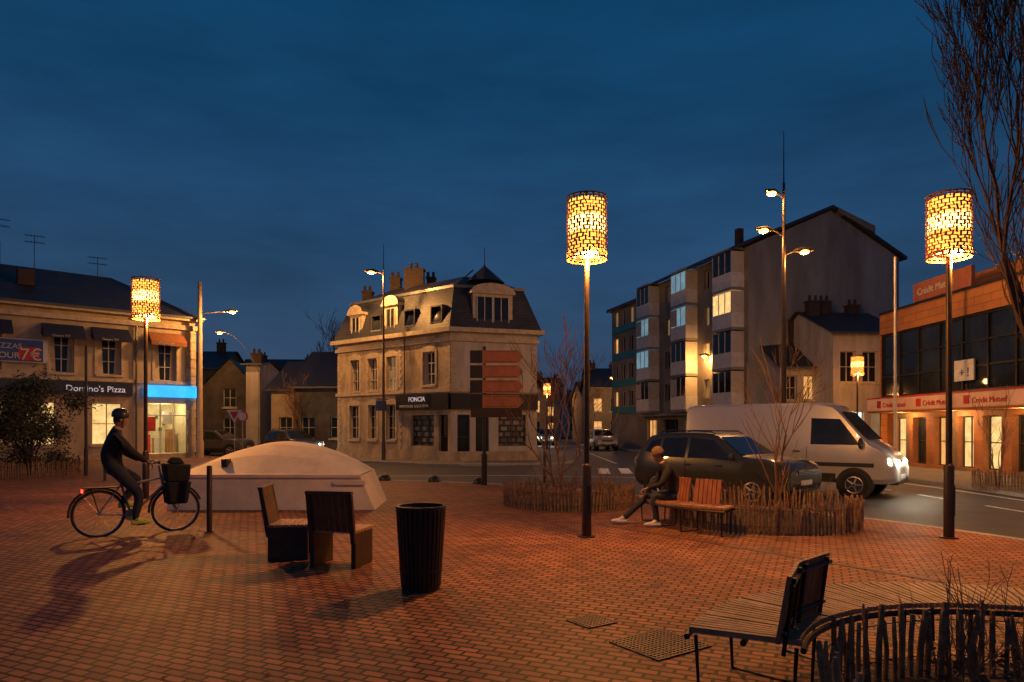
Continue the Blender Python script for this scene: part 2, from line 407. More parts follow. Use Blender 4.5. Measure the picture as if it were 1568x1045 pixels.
# ------------------------------------------------------------------ pizza shop building
r = root('pizza_shop_building', (-18.1, 39, 0))
fr = F((-28.53, 29.66), (.745, .667))
w_ = B(); win = B(); tr = B()
up = [(1.1, 2.2, 4.5, 6.6), (4.0, 5.1, 4.5, 6.6), (7.05, 8.1, 4.5, 6.6), (9.15, 10.25, 4.5, 6.6), (11.9, 13.0, 4.3, 6.6)]
lo = [(1.0, 2.4, .9, 3.0), (3.8, 5.2, .9, 3.0), (6.1, 7.3, .8, 3.0), (8.9, 10.3, .8, 3.0), (11.5, 13.6, .25, 3.05)]
wall(w_, fr, 0, 14, 0, 7.7, up + lo, cream, .25)
for o in up: window(win, fr, o, glass, frame_w, 1, 2, .25, sill=stonelight, surround=stonelight, curtain=True)
for i, o in enumerate(lo[:4]): window(win, fr, o, [lit_dim, lit_warm, lit_yel, lit_yel][i], frame_w, 1, 1, .25, sill=stonelight)
a, c, e, h = lo[4]
shopin = M('shop_inside', (.75, .7, .5), .7)
for q in ([(a, -.25, e), (a, -3, e), (a, -3, h), (a, -.25, h)], [(c, -.25, e), (c, -.25, h), (c, -3, h), (c, -3, e)], [(a, -.25, h), (a, -3, h), (c, -3, h), (c, -.25, h)], [(a, -.25, e), (c, -.25, e), (c, -3, e), (a, -3, e)], [(a, -3, e), (c, -3, e), (c, -3, h), (a, -3, h)]):
    win.poly([fr(*p) for p in q], shopin)
for (x, z0, z1, m) in ((a + .2, e, 1.3, red_p), (a + .8, e, 1.1, white_p), (a + 1.5, e, 1.6, wood)):
    win.box(fr, x, x + .4, -2.2, -1.7, z0 + .004, z1, m)
win.box(fr, a + .25, a + .65, -.9, -.85, 1.5, 2.3, red_p); win.box(fr, a + 1.1, a + 1.6, -1.2, -1.15, 1.9, 2.6, white_p)
for k in range(9): win.box(fr, a + .15 + k * .2, a + .26 + k * .2, -2.97, -2.75, 1.5 + (k % 3) * .35, 1.7 + (k % 3) * .35, (red_p, teal_p, navy, awn_o)[k % 4])
for x in (a, a + .68, a + 1.38, c - .05): win.box(fr, x, x + .05, -.2, -.14, e, h, frame_w)
win.box(fr, a, c, -.19, -.13, 2.35, 2.4, frame_w)
lx = fr((a + c) / 2, -1.2, 2.7); light('shop_light', lx, 60, (1, .8, .45), r, .2, True)
bk = -8
w_.poly([fr(14, 0, 0), fr(14, bk, 0), fr(14, bk, 7.7), fr(14, 0, 7.7)], cream); w_.poly([fr(0, 0, 0), fr(0, bk, 0), fr(0, bk, 7.7), fr(0, 0, 7.7)], cream)
w_.poly([fr(0, bk, 0), fr(14, bk, 0), fr(14, bk, 7.7), fr(0, bk, 7.7)], cream)
for k in range(15): tr.box(fr, 13.62 - (.12 if k % 2 else 0), 14.03, .003, .06, .3 + k * .48, .3 + k * .48 + .45, stonelight)
tr.box(fr, -.2, 14.2, .003, .18, 7.2, 7.45, stonelight); tr.box(fr, -.3, 14.3, -.2, .38, 7.7, 7.9, stonelight)
tr.box(fr, 0, 13.6, .003, .09, 4.12, 4.28, stonelight)
tr.box(fr, 5, 13.6, .003, .07, .0, .25, stone)
tr.box(fr, 2.2, 10.75, .003, .16, 3.4, 4.08, navy_sign); tr.box(fr, 11.35, 14.0, .07, .26, 3.38, 4.02, cyan_s)
tr.box(fr, 2.2, 6.95, .1, .22, 4.9, 6.05, white_p)
tr.box(fr, 3.5, 6.75, .225, .25, 4.95, 6.0, blue_p); tr.box(fr, 5.75, 6.6, .252, .262, 5.0, 5.65, red_p)
text("7€", fr, 5.8, .28, 5.02, .8, white_p, r); text("POUR", fr, 4.75, .28, 5.08, .4, white_p, r); text("PIZZAS", fr, 4.75, .28, 5.55, .36, white_p, r)
text("Domino's Pizza", fr, 7.7, .18, 3.57, .44, white_e, r)
aw = B()
for (x0, x1, m) in ((3.2, 5.5, navy), (6.7, 8.5, navy), (8.85, 10.6, navy), (11.55, 13.35, awn_o)):
    p = [fr(x0, .01, 6.95), fr(x1, .01, 6.95), fr(x1, .75, 6.4), fr(x0, .75, 6.4), fr(x1, .75, 6.18), fr(x0, .75, 6.18)]
    aw.poly(p[:4], m); aw.poly([p[3], p[2], p[4], p[5]], m); aw.poly([p[0], p[3], p[5], fr(x0, .01, 6.4)], m); aw.poly([p[1], p[2], p[4], fr(x1, .01, 6.4)], m)
    text("Ouvert 7/7", fr, x0 + .35, .765, 6.22, .17, white_p, r)
aw.obj('awnings', r, True)
w_.obj('walls', r, True); win.obj('windows', r, True); tr.obj('trim_and_signs', r, True)
rf = B(); ze, zr = 7.9, 10.4
rf.poly([fr(-.3, .42, ze), fr(14.35, .42, ze), fr(10.6, -4, zr), fr(-.3, -4, zr)], slate); rf.poly([fr(14.35, .42, ze), fr(14.35, bk - .4, ze), fr(10.6, -4, zr)], slate)
rf.poly([fr(-.3, -4, zr), fr(10.6, -4, zr), fr(14.35, bk - .4, ze), fr(-.3, bk - .4, ze)], slate)
rf.box(fr, -.3, 14.4, .385, .5, 7.82, 7.93, zinc)
rf.tube([fr(10.95, .12, 7.8), fr(10.95, .12, .1)], .05, zinc)
for (x, d, w, h) in ((5.0, -4.2, .8, 11.6), (2.0, -4.2, 1.2, 11.4)): rf.box(fr, x - w / 2, x + w / 2, d - .3, d + .3, 9.5, h, chim_m)
for x in (4.85, 5.2): rf.lathe(fr(x, -4.2, 11.6), [(.1, 0), (.08, .35)], chim_m, 8)
rf.box(fr, 5.9, 6.6, -2.0, -1.4, 9.0, 9.8, chim_m)
def antenna(b, p, h=1.8):
    x, y, z = p; b.tube([(x, y, z - .6), (x, y, z + h)], .02, dark, 5)
    for k, hh in enumerate((h, h - .35)):
        b.tube([(x - .5, y - .1, z + hh), (x + .5, y + .1, z + hh - .1)], .014, dark, 4)
        for i in range(6): q = -.45 + i * .18; b.tube([(x + q, y - .22, z + hh - (q + .6) * .07), (x + q, y + .22, z + hh - (q + .6) * .07)], .009, dark, 4)
antenna(rf, fr(5.35, -4, 11.6), 1.2); antenna(rf, fr(6.9, -4, 10.4), 1.8); antenna(rf, fr(9.9, -4, 10.3), 1.2)
rf.obj('roof', r, True)

# ------------------------------------------------------------------ centre corner house
def inset(poly, d):
    n = len(poly); out = []
    for i in range(n):
        p0, p1, p2 = Vector(poly[i - 1]), Vector(poly[i]), Vector(poly[(i + 1) % n])
        t1 = (p1 - p0).normalized(); t2 = (p2 - p1).normalized(); n1 = Vector((-t1.y, t1.x)); n2 = Vector((-t2.y, t2.x))
        k = (n1 + n2); k = k / (1 + n1.dot(n2)); q = p1 + k * d; out.append((q.x, q.y))
    return out
P0, C, Rr = (-10.2, 40.0), (-3.08, 34.2), (1.29, 35.6)
foot = [P0, C, Rr, (-1.3, 43.9), (-7.2, 43.8)]
r = root('corner_townhouse', (*C, 0))
fl = F(P0, (C[0] - P0[0], C[1] - P0[1])); LL = math.hypot(C[0] - P0[0], C[1] - P0[1])
f2 = F(C, (Rr[0] - C[0], Rr[1] - C[1])); LR = math.hypot(Rr[0] - C[0], Rr[1] - C[1])
w_ = B(); win = B(); tr = B()
up = [(1.2, 2.0, 3.75, 5.55), (2.75, 3.55, 3.75, 5.55), (4.35, 5.15, 3.75, 5.55), (7.2, 8.1, 3.9, 5.6)]
lo = [(1.1, 1.95, 1.05, 2.95), (2.8, 3.5, 1.05, 2.95), (4.3, 5.05, 1.05, 2.95)]
shop = [(6.3, 8.0, .75, 2.35), (8.35, 9.0, .12, 2.35)]
wall(w_, fl, 0, LL, 0, 6.5, up + lo + shop, stone, .2)
ZZ = [glass, glass, lit_dim, glass]
for i, o in enumerate(up): window(win, fl, o, ZZ[i], frame_w, 1, 2, .2, sill=stonelight, surround=stonelight, arch=True, curtain=True)
for o in lo: window(win, fl, o, glass, frame_w, 1, 2, .2, sill=stonelight, surround=stonelight, arch=True)
posters = M_brick('window_posters', (.3, .28, .25), (.08, .07, .07), (.02, .02, .02), .42, .3, .06, rot=(math.radians(90), 0, 0), bump=0, rough=.4)
window(win, fl, shop[0], posters, frame_d, 2, 0, .2); window(win, fl, shop[1], glass, frame_d, 0, 1, .2)
up2 = []
sh2 = [(.35, 1.0, .12, 2.35), (1.3, 2.0, .3, 2.35), (2.5, 4.0, .75, 2.35)]
wall(w_, f2, 0, LR, 0, 6.5, up2 + sh2, white_r, .2)
window(win, f2, sh2[0], glass, frame_d, 0, 1); window(win, f2, sh2[1], glass, frame_d, 0, 0); window(win, f2, sh2[2], posters, frame_d, 1, 0)
for i in range(2, 5):
    p, q = foot[i], foot[(i + 1) % 5]; w_.poly([(*p, 0), (*q, 0), (*q, 6.5), (*p, 6.5)], beige_r)
def band(b, poly, d, z0, z1, m, idx=None, ins=-.003):
    A, O = inset(poly, ins), inset(poly, -d); n = len(poly)
    for i in (idx if idx is not None else range(n)):
        j = (i + 1) % n
        b.poly([(*O[i], z0), (*O[j], z0), (*O[j], z1), (*O[i], z1)], m); b.poly([(*A[i], z1), (*O[i], z1), (*O[j], z1), (*A[j], z1)], m); b.poly([(*A[i], z0), (*O[i], z0), (*O[j], z0), (*A[j], z0)], m)
band(tr, foot, .12, 6.05, 6.25, stonelight, (0, 1)); band(tr, foot, .32, 6.5, 6.72, stonelight); band(tr, foot, .1, 3.5, 3.68, stonelight, (0, 1))
band(tr, foot, .06, 0, .5, stone, (0, 1))
tr.box(fl, 5.3, LL + .02, .064, .2, 2.62, 3.42, dark); tr.box(f2, -.02, LR, .064, .2, 2.62, 3.42, black)
text("FONCIA", fl, 6.3, .21, 3.05, .34, white_e, r); text("IMMOBILIER  LOCATION", fl, 5.6, .21, 2.74, .2, white_p, r)
text("foncia", f2, 1.2, .21, 2.85, .3, white_p, r)
for k in range(12):
    for ff, s0, sg in ((fl, LL, -1), (f2, 0, 1)):
        z = 3.75 + k * .19 * 1.0
        w = .32 if k % 2 else .2
        tr.box(ff, min(s0, s0 + sg * w), max(s0, s0 + sg * w), .003, .035, z, z + .17, stonelight)
for k in range(30):
    z = .52 + k * .185; w = .3 if k % 2 else .2
    if z + .17 < 6.0:
        tr.box(fl, 0, w, .005, .03, z, z + .165, stonelight)
        tr.box(fl, 5.3, 5.3 + w, .005, .032, z, z + .165, stonelight) if z < 2.4 or z > 3.7 else None
        tr.box(f2, LR - w, LR, .005, .03, z, z + .165, stonelight) if z < 2.4 or z > 3.7 else None
tr.tube([fl(5.9, .12, 6.4), fl(5.9, .12, 2.6 + .9)], .045, zinc)
tr.box(fl, 4.55, 4.6, .1, .9, 3.2, 3.25, dark); tr.box(fl, 4.56, 4.6, .25, .95, 2.6, 3.15, blue_p)
rf = B(); base = inset(foot, -.2); m1 = inset(foot, .55); m2 = inset(foot, 2.2); z0, z1, z2 = 6.72, 8.9, 9.8
for i in range(5):
    j = (i + 1) % 5
    rf.poly([(*base[i], z0), (*base[j], z0), (*m1[j], z1), (*m1[i], z1)], slate); rf.poly([(*m1[i], z1 + .02), (*m1[j], z1 + .02), (*m2[j], z2), (*m2[i], z2)], slate2)
rf.poly([(*p, z2) for p in m2], slate2); band(rf, m1, .08, z1 - .05, z1 + .1, zinc)
rf.tube([(*m1[1], z1), ((m1[1][0] + .9), m1[1][1] + 1.6, 10.1)], .04, zinc); rf.lathe(((m1[1][0] + 1.5), m1[1][1] + 1.6, 9.4), [(1.1, 0), (.06, .9), (.03, 1.0), (.02, 1.9)], slate2, 8)
for (x, y, w, h) in ((-5.6, 39.2, 1.1, 10.7), (-6.9, 40.6, .6, 10.5), (-8.9, 42.2, .6, 10.0), (-4.9, 41.5, .5, 10.7)):
    rf.box(W, x - w / 2, x + w / 2, y - .3, y + .3, 8.6, h, chim_m); rf.box(W, x - w / 2 - .05, x + w / 2 + .05, y - .35, y + .35, h, h + .1, chim_m)
    for k in (-.2, .12): rf.lathe((x + k, y, h + .1), [(.1, 0), (.08, .35)], chim_m, 8)
def dormer(ff, sc_, w, z0, z1, n, d0=.02, dm=stonelight):
    rf.box(ff, sc_ - w / 2, sc_ + w / 2, d0, -1.3, z0, z1, dm)
    for k in range(n):
        ww = (w - .35) / n; x0 = sc_ - w / 2 + .175 + k * ww + .06; o = (x0, x0 + ww - .12, z0 + .3, z1 - .15)
        rf.poly([ff(o[0], d0 + .004, o[2]), ff(o[1], d0 + .004, o[2]), ff(o[1], d0 + .004, o[3]), ff(o[0], d0 + .004, o[3])], glass)
        rf.box(ff, o[0] - .05, o[0], d0 + .002, d0 + .06, o[2], o[3], frame_w); rf.box(ff, o[1], o[1] + .05, d0 + .002, d0 + .06, o[2], o[3], frame_w)
        rf.box(ff, (o[0] + o[1]) / 2 - .02, (o[0] + o[1]) / 2 + .02, d0 + .006, d0 + .04, o[2], o[3], frame_w)
    rf.box(ff, sc_ - w / 2 - .12, sc_ + w / 2 + .12, d0 + .14, -1.2, z1, z1 + .14, dm)
    N = 8; tp = [(sc_ - (w / 2 + .1) * math.cos(math.pi * k / N), z1 + .14 + .42 * math.sin(math.pi * k / N)) for k in range(N + 1)]
    rf.poly([ff(x, d0 + .1, z) for x, z in tp], dm)
    for k in range(N): rf.poly([ff(tp[k][0], d0 + .1, tp[k][1]), ff(tp[k + 1][0], d0 + .1, tp[k + 1][1]), ff(tp[k + 1][0], -1.2, tp[k + 1][1]), ff(tp[k][0], -1.2, tp[k][1])], slate2)
dormer(fl, 1.7, 1.1, 6.72, 8.1, 1); dormer(fl, 4.7, 1.1, 6.72, 8.3, 1); dormer(f2, 2.2, 2.1, 6.72, 8.5, 2)
for s_ in (3.2, 5.9, 7.9):
    rf.box(fl, s_ - .08, s_ + .78, .12, -.5, 7.0, 7.08, zinc)
    rf.poly([fl(s_, .08, 7.1), fl(s_ + .7, .08, 7.1), fl(s_ + .7, -.16, 7.85), fl(s_, -.16, 7.85)], glass); rf.box(fl, s_ - .07, s_, .1, -.5, 7.1, 7.85, slate2); rf.box(fl, s_ + .7, s_ + .77, .1, -.5, 7.1, 7.85, slate2); rf.box(fl, s_ - .08, s_ + .78, .1, -.6, 7.853, 7.93, slate2)
w_.obj('walls', r, True); win.obj('windows', r, True); tr.obj('trim_and_signs', r, True); rf.obj('roof', r, True)

# ------------------------------------------------------------------ apartment block
A_ = (14.2, 41.); Bq = (10.5, 54.); D_ = (24.8, 43.8)
r = root('apartment_block', (*A_, 0)); w_ = B(); win = B(); tr = B(); rf = B()
fa = F(Bq, (A_[0] - Bq[0], A_[1] - Bq[1])); LA = math.hypot(A_[0] - Bq[0], A_[1] - Bq[1]); H = 12.6
floors = [2.9 + 2.42 * i for i in range(4)]
ops = []
for z in floors:
    for (x0, x1) in ((3.3, 4.0), (4.4, 5.3), (8.6, 9.3), (9.7, 10.5)): ops.append((x0, x1, z + .75, z + 2.0))
gops = [(.4, 2.0, .1, 2.3), (3.0, 5.2, .4, 2.3), (6.2, 7.6, .1, 2.3), (8.6, 10.4, .5, 2.3), (11.2, 12.9, .1, 2.3)]
wall(w_, fa, 0, LA, 0, H, ops + gops, beige_r, .25)
rnd = random.Random(3)
for i, o in enumerate(ops): window(win, fa, o, rnd.choice([glass, glass, glass, lit_warm, lit_dim, glass, shutter]), frame_w, 1, 0, .25)
for i, o in enumerate(gops): window(win, fa, o, [lit_warm, glass, lit_dim, lit_warm, glass][i], frame_d, 2, 0, .25)
for (x0, x1) in ((.3, 2.4), (5.7, 7.8), (11.0, 13.1)):
    for fi, z in enumerate(floors):
        tr.box(fa, x0, x1, .003, .9, z - .12, z + .04, grey_r)
        tr.box(fa, x0 + .02, x1 - .02, .84, .895, z + .045, z + .95, white_p)
        g = glass
        if (x0 > 10 and fi == 2): g = lit_yel
        if (x0 > 5 and x0 < 6 and fi in (2, 3)): g = lit_blue
        if (x0 < 5 and fi in (1, 2)): g = lit_blue
        tr.box(fa, x0 + .05, x1 - .05, .003, .86, z + .96, z + 2.2, g)
        for q in range(4):
            x = x0 + .02 + (x1 - x0 - .09) * q / 3; tr.box(fa, x, x + .05, .003, .9, z + .95, z + 2.22, frame_w)
        tr.box(fa, x0, x0 + .05, .003, .87, z + .05, z + .94, white_p); tr.box(fa, x1 - .05, x1, .003, .87, z + .05, z + .94, white_p)
        tr.box(fa, x0 + .02, x0 + .9, .897, .91, z + 1.0, z + 2.15, shutter) if rnd.random() < .5 else None
    tr.box(fa, x0, x1, .003, .9, H - .1, H, grey_r)
tr.box(fa, 0, LA, .003, .5, 2.55, 2.75, grey_r)
fg = F(A_, (D_[0] - A_[0], D_[1] - A_[1])); LG = 11.0
w_.poly([fg(0, 0, 0), fg(LG, 0, 0), fg(LG, 0, H), fg(LG * .53, 0, 15.2), fg(0, 0, H)], grey_r)
bkd = -LA
w_.poly([fg(LG, 0, 0), fg(LG, bkd, 0), fg(LG, bkd, H), fg(LG, 0, H)], grey_r)
pk = LG * .53
for (a0, z0_, a1, z1_) in ((-.9, H - .2, pk, 15.3), (pk, 15.3, LG + .4, H - .15)):
    rf.mesh([fg(a0, .25, z0_), fg(a1, .25, z1_), fg(a1, bkd, z1_), fg(a0, bkd, z0_), fg(a0, .25, z0_ + .2), fg(a1, .25, z1_ + .2), fg(a1, bkd, z1_ + .2), fg(a0, bkd, z0_ + .2)], [(0, 1, 2, 3), (4, 7, 6, 5), (0, 4, 5, 1), (2, 6, 7, 3), (0, 3, 7, 4), (1, 5, 6, 2)], slate2)
rf.mesh([fg(pk + .3, .3, 15.1), fg(8.9, .3, 13.95), fg(8.9, -1, 13.95), fg(pk + .3, -1, 15.1), fg(pk + .3, .3, 15.35), fg(8.9, .3, 14.4), fg(8.9, -1, 14.4), fg(pk + .3, -1, 15.35)], [(0, 1, 2, 3), (4, 7, 6, 5), (0, 4, 5, 1), (1, 5, 6, 2)], beige_r)
rf.box(fg, 1.0, 1.4, -3, -2.6, 13, 14.5, chim_m)
rf.tube([fg(LG - .3, .12, H - .2), fg(LG - .3, .12, 0)], .06, zinc)
fb = F((8.8, 60.1), (Bq[0] - 8.8, Bq[1] - 60.1)); LB = 6.3
ops = []
for z in [2.9 + 2.3 * i for i in range(4)]:
    for x in (.5, 2.0, 3.5, 5.0): ops.append((x, x + .9, z + .6, z + 1.9))
wall(w_, fb, 0, LB, 0, 11.8, ops, beige_r, .2)
for o in ops: window(win, fb, o, rnd.choice([glass, glass, lit_dim, glass, lit_warm]) if rnd.random() < .6 else glass, frame_w, 1, 0, .2)
for z in [2.9 + 2.3 * i for i in range(4)]: tr.box(fb, .3, 6.0, .003, .12, z + .0, z + .5, teal_p)
w_.poly([fb(0, 0, 0), fb(0, -9, 0), fb(0, -9, 11.8), fb(0, 0, 11.8)], grey_r); rf.box(fb, -.3, LB, -9, .4, 11.8, 12.05, slate2)
w_.obj('walls', r, True); win.obj('windows', r, True); tr.obj('bay_windows', r, True); rf.obj('roof', r, True)

# ------------------------------------------------------------------ generic houses
def house(name, x, y, rz, w, d, h, rh, wm, rm, wins, gable_front=False, chim=(), lits=(), side_win=False):
    r = root(name, (x, y, 0), rz); fr = F((0, 0), (1, 0)); a = B(); v = B()
    wall(a, fr, 0, w, 0, h, wins, wm, .2)
    for i, o in enumerate(wins): window(v, fr, o, lits[i] if i < len(lits) else glass, frame_w, 1, 1, .2, sill=stonelight)
    P = lambda q, dd, z: fr(q, -dd, z)
    a.poly([P(0, 0, 0), P(0, d, 0), P(0, d, h), P(0, 0, h)], wm); a.poly([P(w, 0, 0), P(w, d, 0), P(w, d, h), P(w, 0, h)], wm); a.poly([P(0, d, 0), P(w, d, 0), P(w, d, h), P(0, d, h)], wm)
    c = B(); ov = .3
    if gable_front:
        a.poly([P(0, 0, h), P(w, 0, h), P(w / 2, 0, h + rh)], wm); a.poly([P(0, d, h), P(w, d, h), P(w / 2, d, h + rh)], wm)
        k = rh / (w / 2)
        for sx, ex in ((0 - ov, w / 2), (w + ov, w / 2)):
            c.poly([P(sx, -ov, h - ov * k + .03), P(ex, -ov, h + rh + .03), P(ex, d + ov, h + rh + .03), P(sx, d + ov, h - ov * k + .03)], rm)
    else:
        a.poly([P(0, 0, h), P(0, d, h), P(0, d / 2, h + rh)], wm); a.poly([P(w, 0, h), P(w, d, h), P(w, d / 2, h + rh)], wm)
        k = rh / (d / 2)
        for sy in (-ov, d + ov):
            c.poly([P(-ov, sy, h - ov * k + .03), P(w + ov, sy, h - ov * k + .03), P(w + ov, d / 2, h + rh + .03), P(-ov, d / 2, h + rh + .03)], rm)
        c.box(fr, -ov, w + ov, ov - .02, ov + .1, h - ov * k - .04, h - ov * k + .07, zinc)
    for (cx, cy, ch) in chim:
        c.box(fr, cx - .35, cx + .35, -cy - .25, -cy + .25, h, ch, chim_m); c.box(fr, cx - .4, cx + .4, -cy - .3, -cy + .3, ch, ch + .08, chim_m)
        for q in (-.18, .18): c.lathe(P(cx + q, cy, ch + .08), [(.09, 0), (.07, .35)], chim_m, 8)
    a.obj('walls', r); v.obj('windows', r); c.obj('roof', r)
    return r
wn = lambda w, n, zs: [(w * (i + .5) / n - .45, w * (i + .5) / n + .45, z, z + 1.4) for z in zs for i in range(n)]
darkr = M('dimmed_grey_render', (.1, .085, .07), .9, var=.3, scale=1.2, dirt=.2)  # dark render, dimness of the left houses put into the wall colour
house('gable_house', -22.8, 50, .2, 4.0, 8, 4.6, 2.2, darkr, slate2, wn(4.0, 1, (1.0, 3.2)), True, chim=((3.4, 3, 7.4),))
house('brick_outbuilding', -18.9, 48.5, .1, .9, 6, 6.2, .4, white_r, slate2, [], chim=((.5, 1, 7.0),))
house('slate_roof_house', -16.4, 46.5, -.08, 2.0, 7, 4.4, 2.1, cream, slate2, wn(2.0, 1, (1.0,)), False)
house('slate_roof_house', -14.4, 45, -.08, 3.9, 8, 4.5, 2.6, darkr, slate2, wn(3.9, 2, (1.0,)), False, chim=((2.6, 3, 7.6), (3.4, 4, 7.7)))  # unlit part beside the lit side, shade put into the darker wall colour
house('mansard_wing_house', 15.4, 39.2, .08, 2.4, 6, 5.3, 1.9, white_r, slate2, [(.3, 1.0, .9, 2.4), (1.4, 2.1, .9, 2.4), (.3, 1.0, 3.3, 4.7), (1.4, 2.1, 3.3, 4.7)], lits=(lit_warm, lit_dim, glass, lit_warm), chim=((2.0, 2.5, 8.2),))
house('white_house', 17.6, 37.4, .1, 4.0, 7, 7.0, 1.6, white_r, slate2, [(.4, 1.3, 4.2, 5.9), (1.7, 2.6, 4.2, 5.9), (3.0, 3.8, 4.2, 5.9), (.4, 1.8, .6, 2.6), (2.2, 3.6, .2, 2.6)], lits=(glass, glass, lit_dim, lit_white, lit_dim), chim=((.5, 3, 9.1), (1.5, 3.5, 9.2), (3.3, 3.5, 9.0)))
house('row_house', 22.2, 45, .1, 6, 8, 6.5, 2, beige_r, slate2, wn(6, 3, (1, 3.9)))
rnd = random.Random(9)
specs = [(-1.0, 78, 5, 5.5), (2.0, 100, 5, 6.5), (-9, 76, 7, 6), (3.5, 125, 6, 9), (9.5, 118, 6, 5.5), (9.8, 100, 5, 5), (8.6, 82, 4.5, 5.5), (8.2, 72, 3.5, 6), (-17, 66, 7, 5.5), (-26, 64, 7, 6), (-34, 60, 8, 7), (28, 62, 9, 8), (-21, 84, 8, 6.5), (-9, 98, 9, 7.5)]
for (x, y, w, h) in specs:
    n = max(2, int(w / 2)); ws = wn(w, n, (1.0, 3.4))
    house('row_house', x, y, rnd.uniform(-.15, .15), w, 8, h, rnd.uniform(1.8, 2.6), rnd.choice([cream, white_r, beige_r]) if x > -5 else darkr, slate2, ws, rnd.random() < .3, chim=((w * .2, 4, h + 2.8), (w * .85, 4, h + 2.6)), lits=[rnd.choice([glass, glass, glass, lit_warm, lit_dim]) for _ in ws])

# ------------------------------------------------------------------ bank building
r = root('bank_building', (17.7, 23, 0)); fk = F((17.6, 32.), (.02, -1.)); w_ = B(); win = B(); tr = B()
ops = [(.5 + i * 1.45, .5 + i * 1.45 + .95, .12, 2.15) for i in range(11)]
pier_m = M_brick('orange_brick_piers', (.42, .17, .06), (.34, .13, .05), (.2, .15, .1), .22, .075, .01, rot=(math.radians(90), 0, math.radians(90)))
wall(w_, fk, 0, 18, 0, 2.35, ops, pier_m, .3)
gl = [lit_yel, glass, lit_warm, lit_yel, lit_yel, glass, lit_warm, lit_dim, lit_dim, glass, glass]
for i, o in enumerate(ops): window(win, fk, o, gl[i], frame_d, 1 if i % 2 else 0, 1, .3)
tr.box(fk, -.1, 18, .003, .9, 2.36, 2.46, orange_clad); tr.box(fk, -.1, 18, .78, .9, 2.464, 3.0, band_w); tr.box(fk, -.1, 18, .77, .93, 3.004, 3.06, red_p)
for s_ in (1.2, 4.1, 7.0, 10, 13): text("Crédit Mutuel", fk, s_, .91, 2.6, .3, red_p, r); tr.box(fk, s_ - .45, s_ - .15, .902, .92, 2.58, 2.9, red_p)
win.box(fk, 0, 18, -.3, .2, 3.1, 6.0, glass)
for i in range(14):
    x = i * 1.38; tr.box(fk, x, x + .07, .203, .28, 3.1, 6.0, dark)
for z in (3.1, 4.0, 4.95, 5.92): tr.box(fk, 0, 18, .203, .26, z, z + .07, dark)
tr.box(fk, 0, 18.1, -.3, .35, 6.003, 6.95, orange_clad); tr.box(fk, 0, 18.1, -8, .4, 6.953, 7.05, dark)
tr.box(fk, 1.2, 18.1, -6, -1.5, 7.055, 8.1, orange_clad)
tr.box(fk, -.12, 0, -8, .3, 0, 6.95, orange_clad)
tr.box(fk, 1.9, 5.6, -.2, -.05, 7.2, 8.0, tan_sign); text("Crédit Mutuel", fk, 2.2, -.04, 7.45, .42, white_p, r); tr.box(fk, 2.0, 2.1, -.3, -.21, 7.0, 7.3, dark); tr.box(fk, 5.3, 5.4, -.3, -.21, 7.0, 7.3, dark)
tr.box(fk, 5.2, 6.3, .29, .35, 3.5, 4.3, white_p); text("+ !", fk, 5.5, .36, 3.65, .5, blue_p, r)
w_.obj('walls', r, True); win.obj('windows', r, True); tr.obj('facade_trim', r, True)
for s_ in (2, 5.3, 9): light('canopy_light', fk(s_, .6, 2.2), 90, (1, .5, .17), r, .1, True)
light('bank_front_light', fk(4, 2.2, 3.6), 50, (1, .42, .12), r, .1, True)  # bare point light hung ahead of the bank front, no fitting modelled

# ------------------------------------------------------------------ concrete dome
r = root('concrete_ventilation_shelter', (-5.12, 14.5, 0)); b = B()
x0, x1, yf, yb = -1.98, 1.95, -.35, 1.5; N = 24
top = []; 
for i in range(N + 1):
    t = i / N; x = x0 + (x1 - x0) * t; q = math.sin(math.pi * t ** .92)
    top.append([(x, yf, .70), (x, yf + .12, .72 + .03 * q), (x * .99, yf + .6, .72 + .38 * max(0, q) ** .8), (x * .98, yf + 1.2, .72 + .6 * max(0, q) ** .85), (x * .97, yb, .72 + .66 * max(0, q) ** .9)])
for i in range(N):
    for k in range(4): b.poly([top[i][k], top[i + 1][k], top[i + 1][k + 1], top[i][k + 1]], concrete)
    b.poly([top[i][4], top[i + 1][4], (top[i + 1][4][0], yb, 0), (top[i][4][0], yb, 0)], concrete)
fx0, fx1 = x0 - .02, x1 + .34
b.poly([(fx0, yf - .08, 0), (fx1, yf - .08, 0), (x1 + .02, yf, .70), (x0, yf, .70)], concrete)
b.poly([(fx0, yf - .08, 0), (x0, yf, .70), (top[0][4][0], yb, .72), (top[0][4][0], yb, 0)], concrete)
b.poly([(fx1, yf - .08, 0), (x1 + .02, yf, .70), (top[N][4][0], yb, .72), (fx1 - .1, yb, 0)], concrete)
b.box(W, x0 - .02, x1 + .05, yf - .05, yf + .03, .665, .725, concrete)
b.obj('shell', r, smooth=True, ang=30)
b = B(); b.box(W, x0 + .95, x0 + 1.07, yf + .28, yf + .5, .86, 1.03, dark); b.box(W, x1 - .5, x1 + .15, yf - .075, yf - .058, .52, .6, concrete); b.obj('hatch', r)

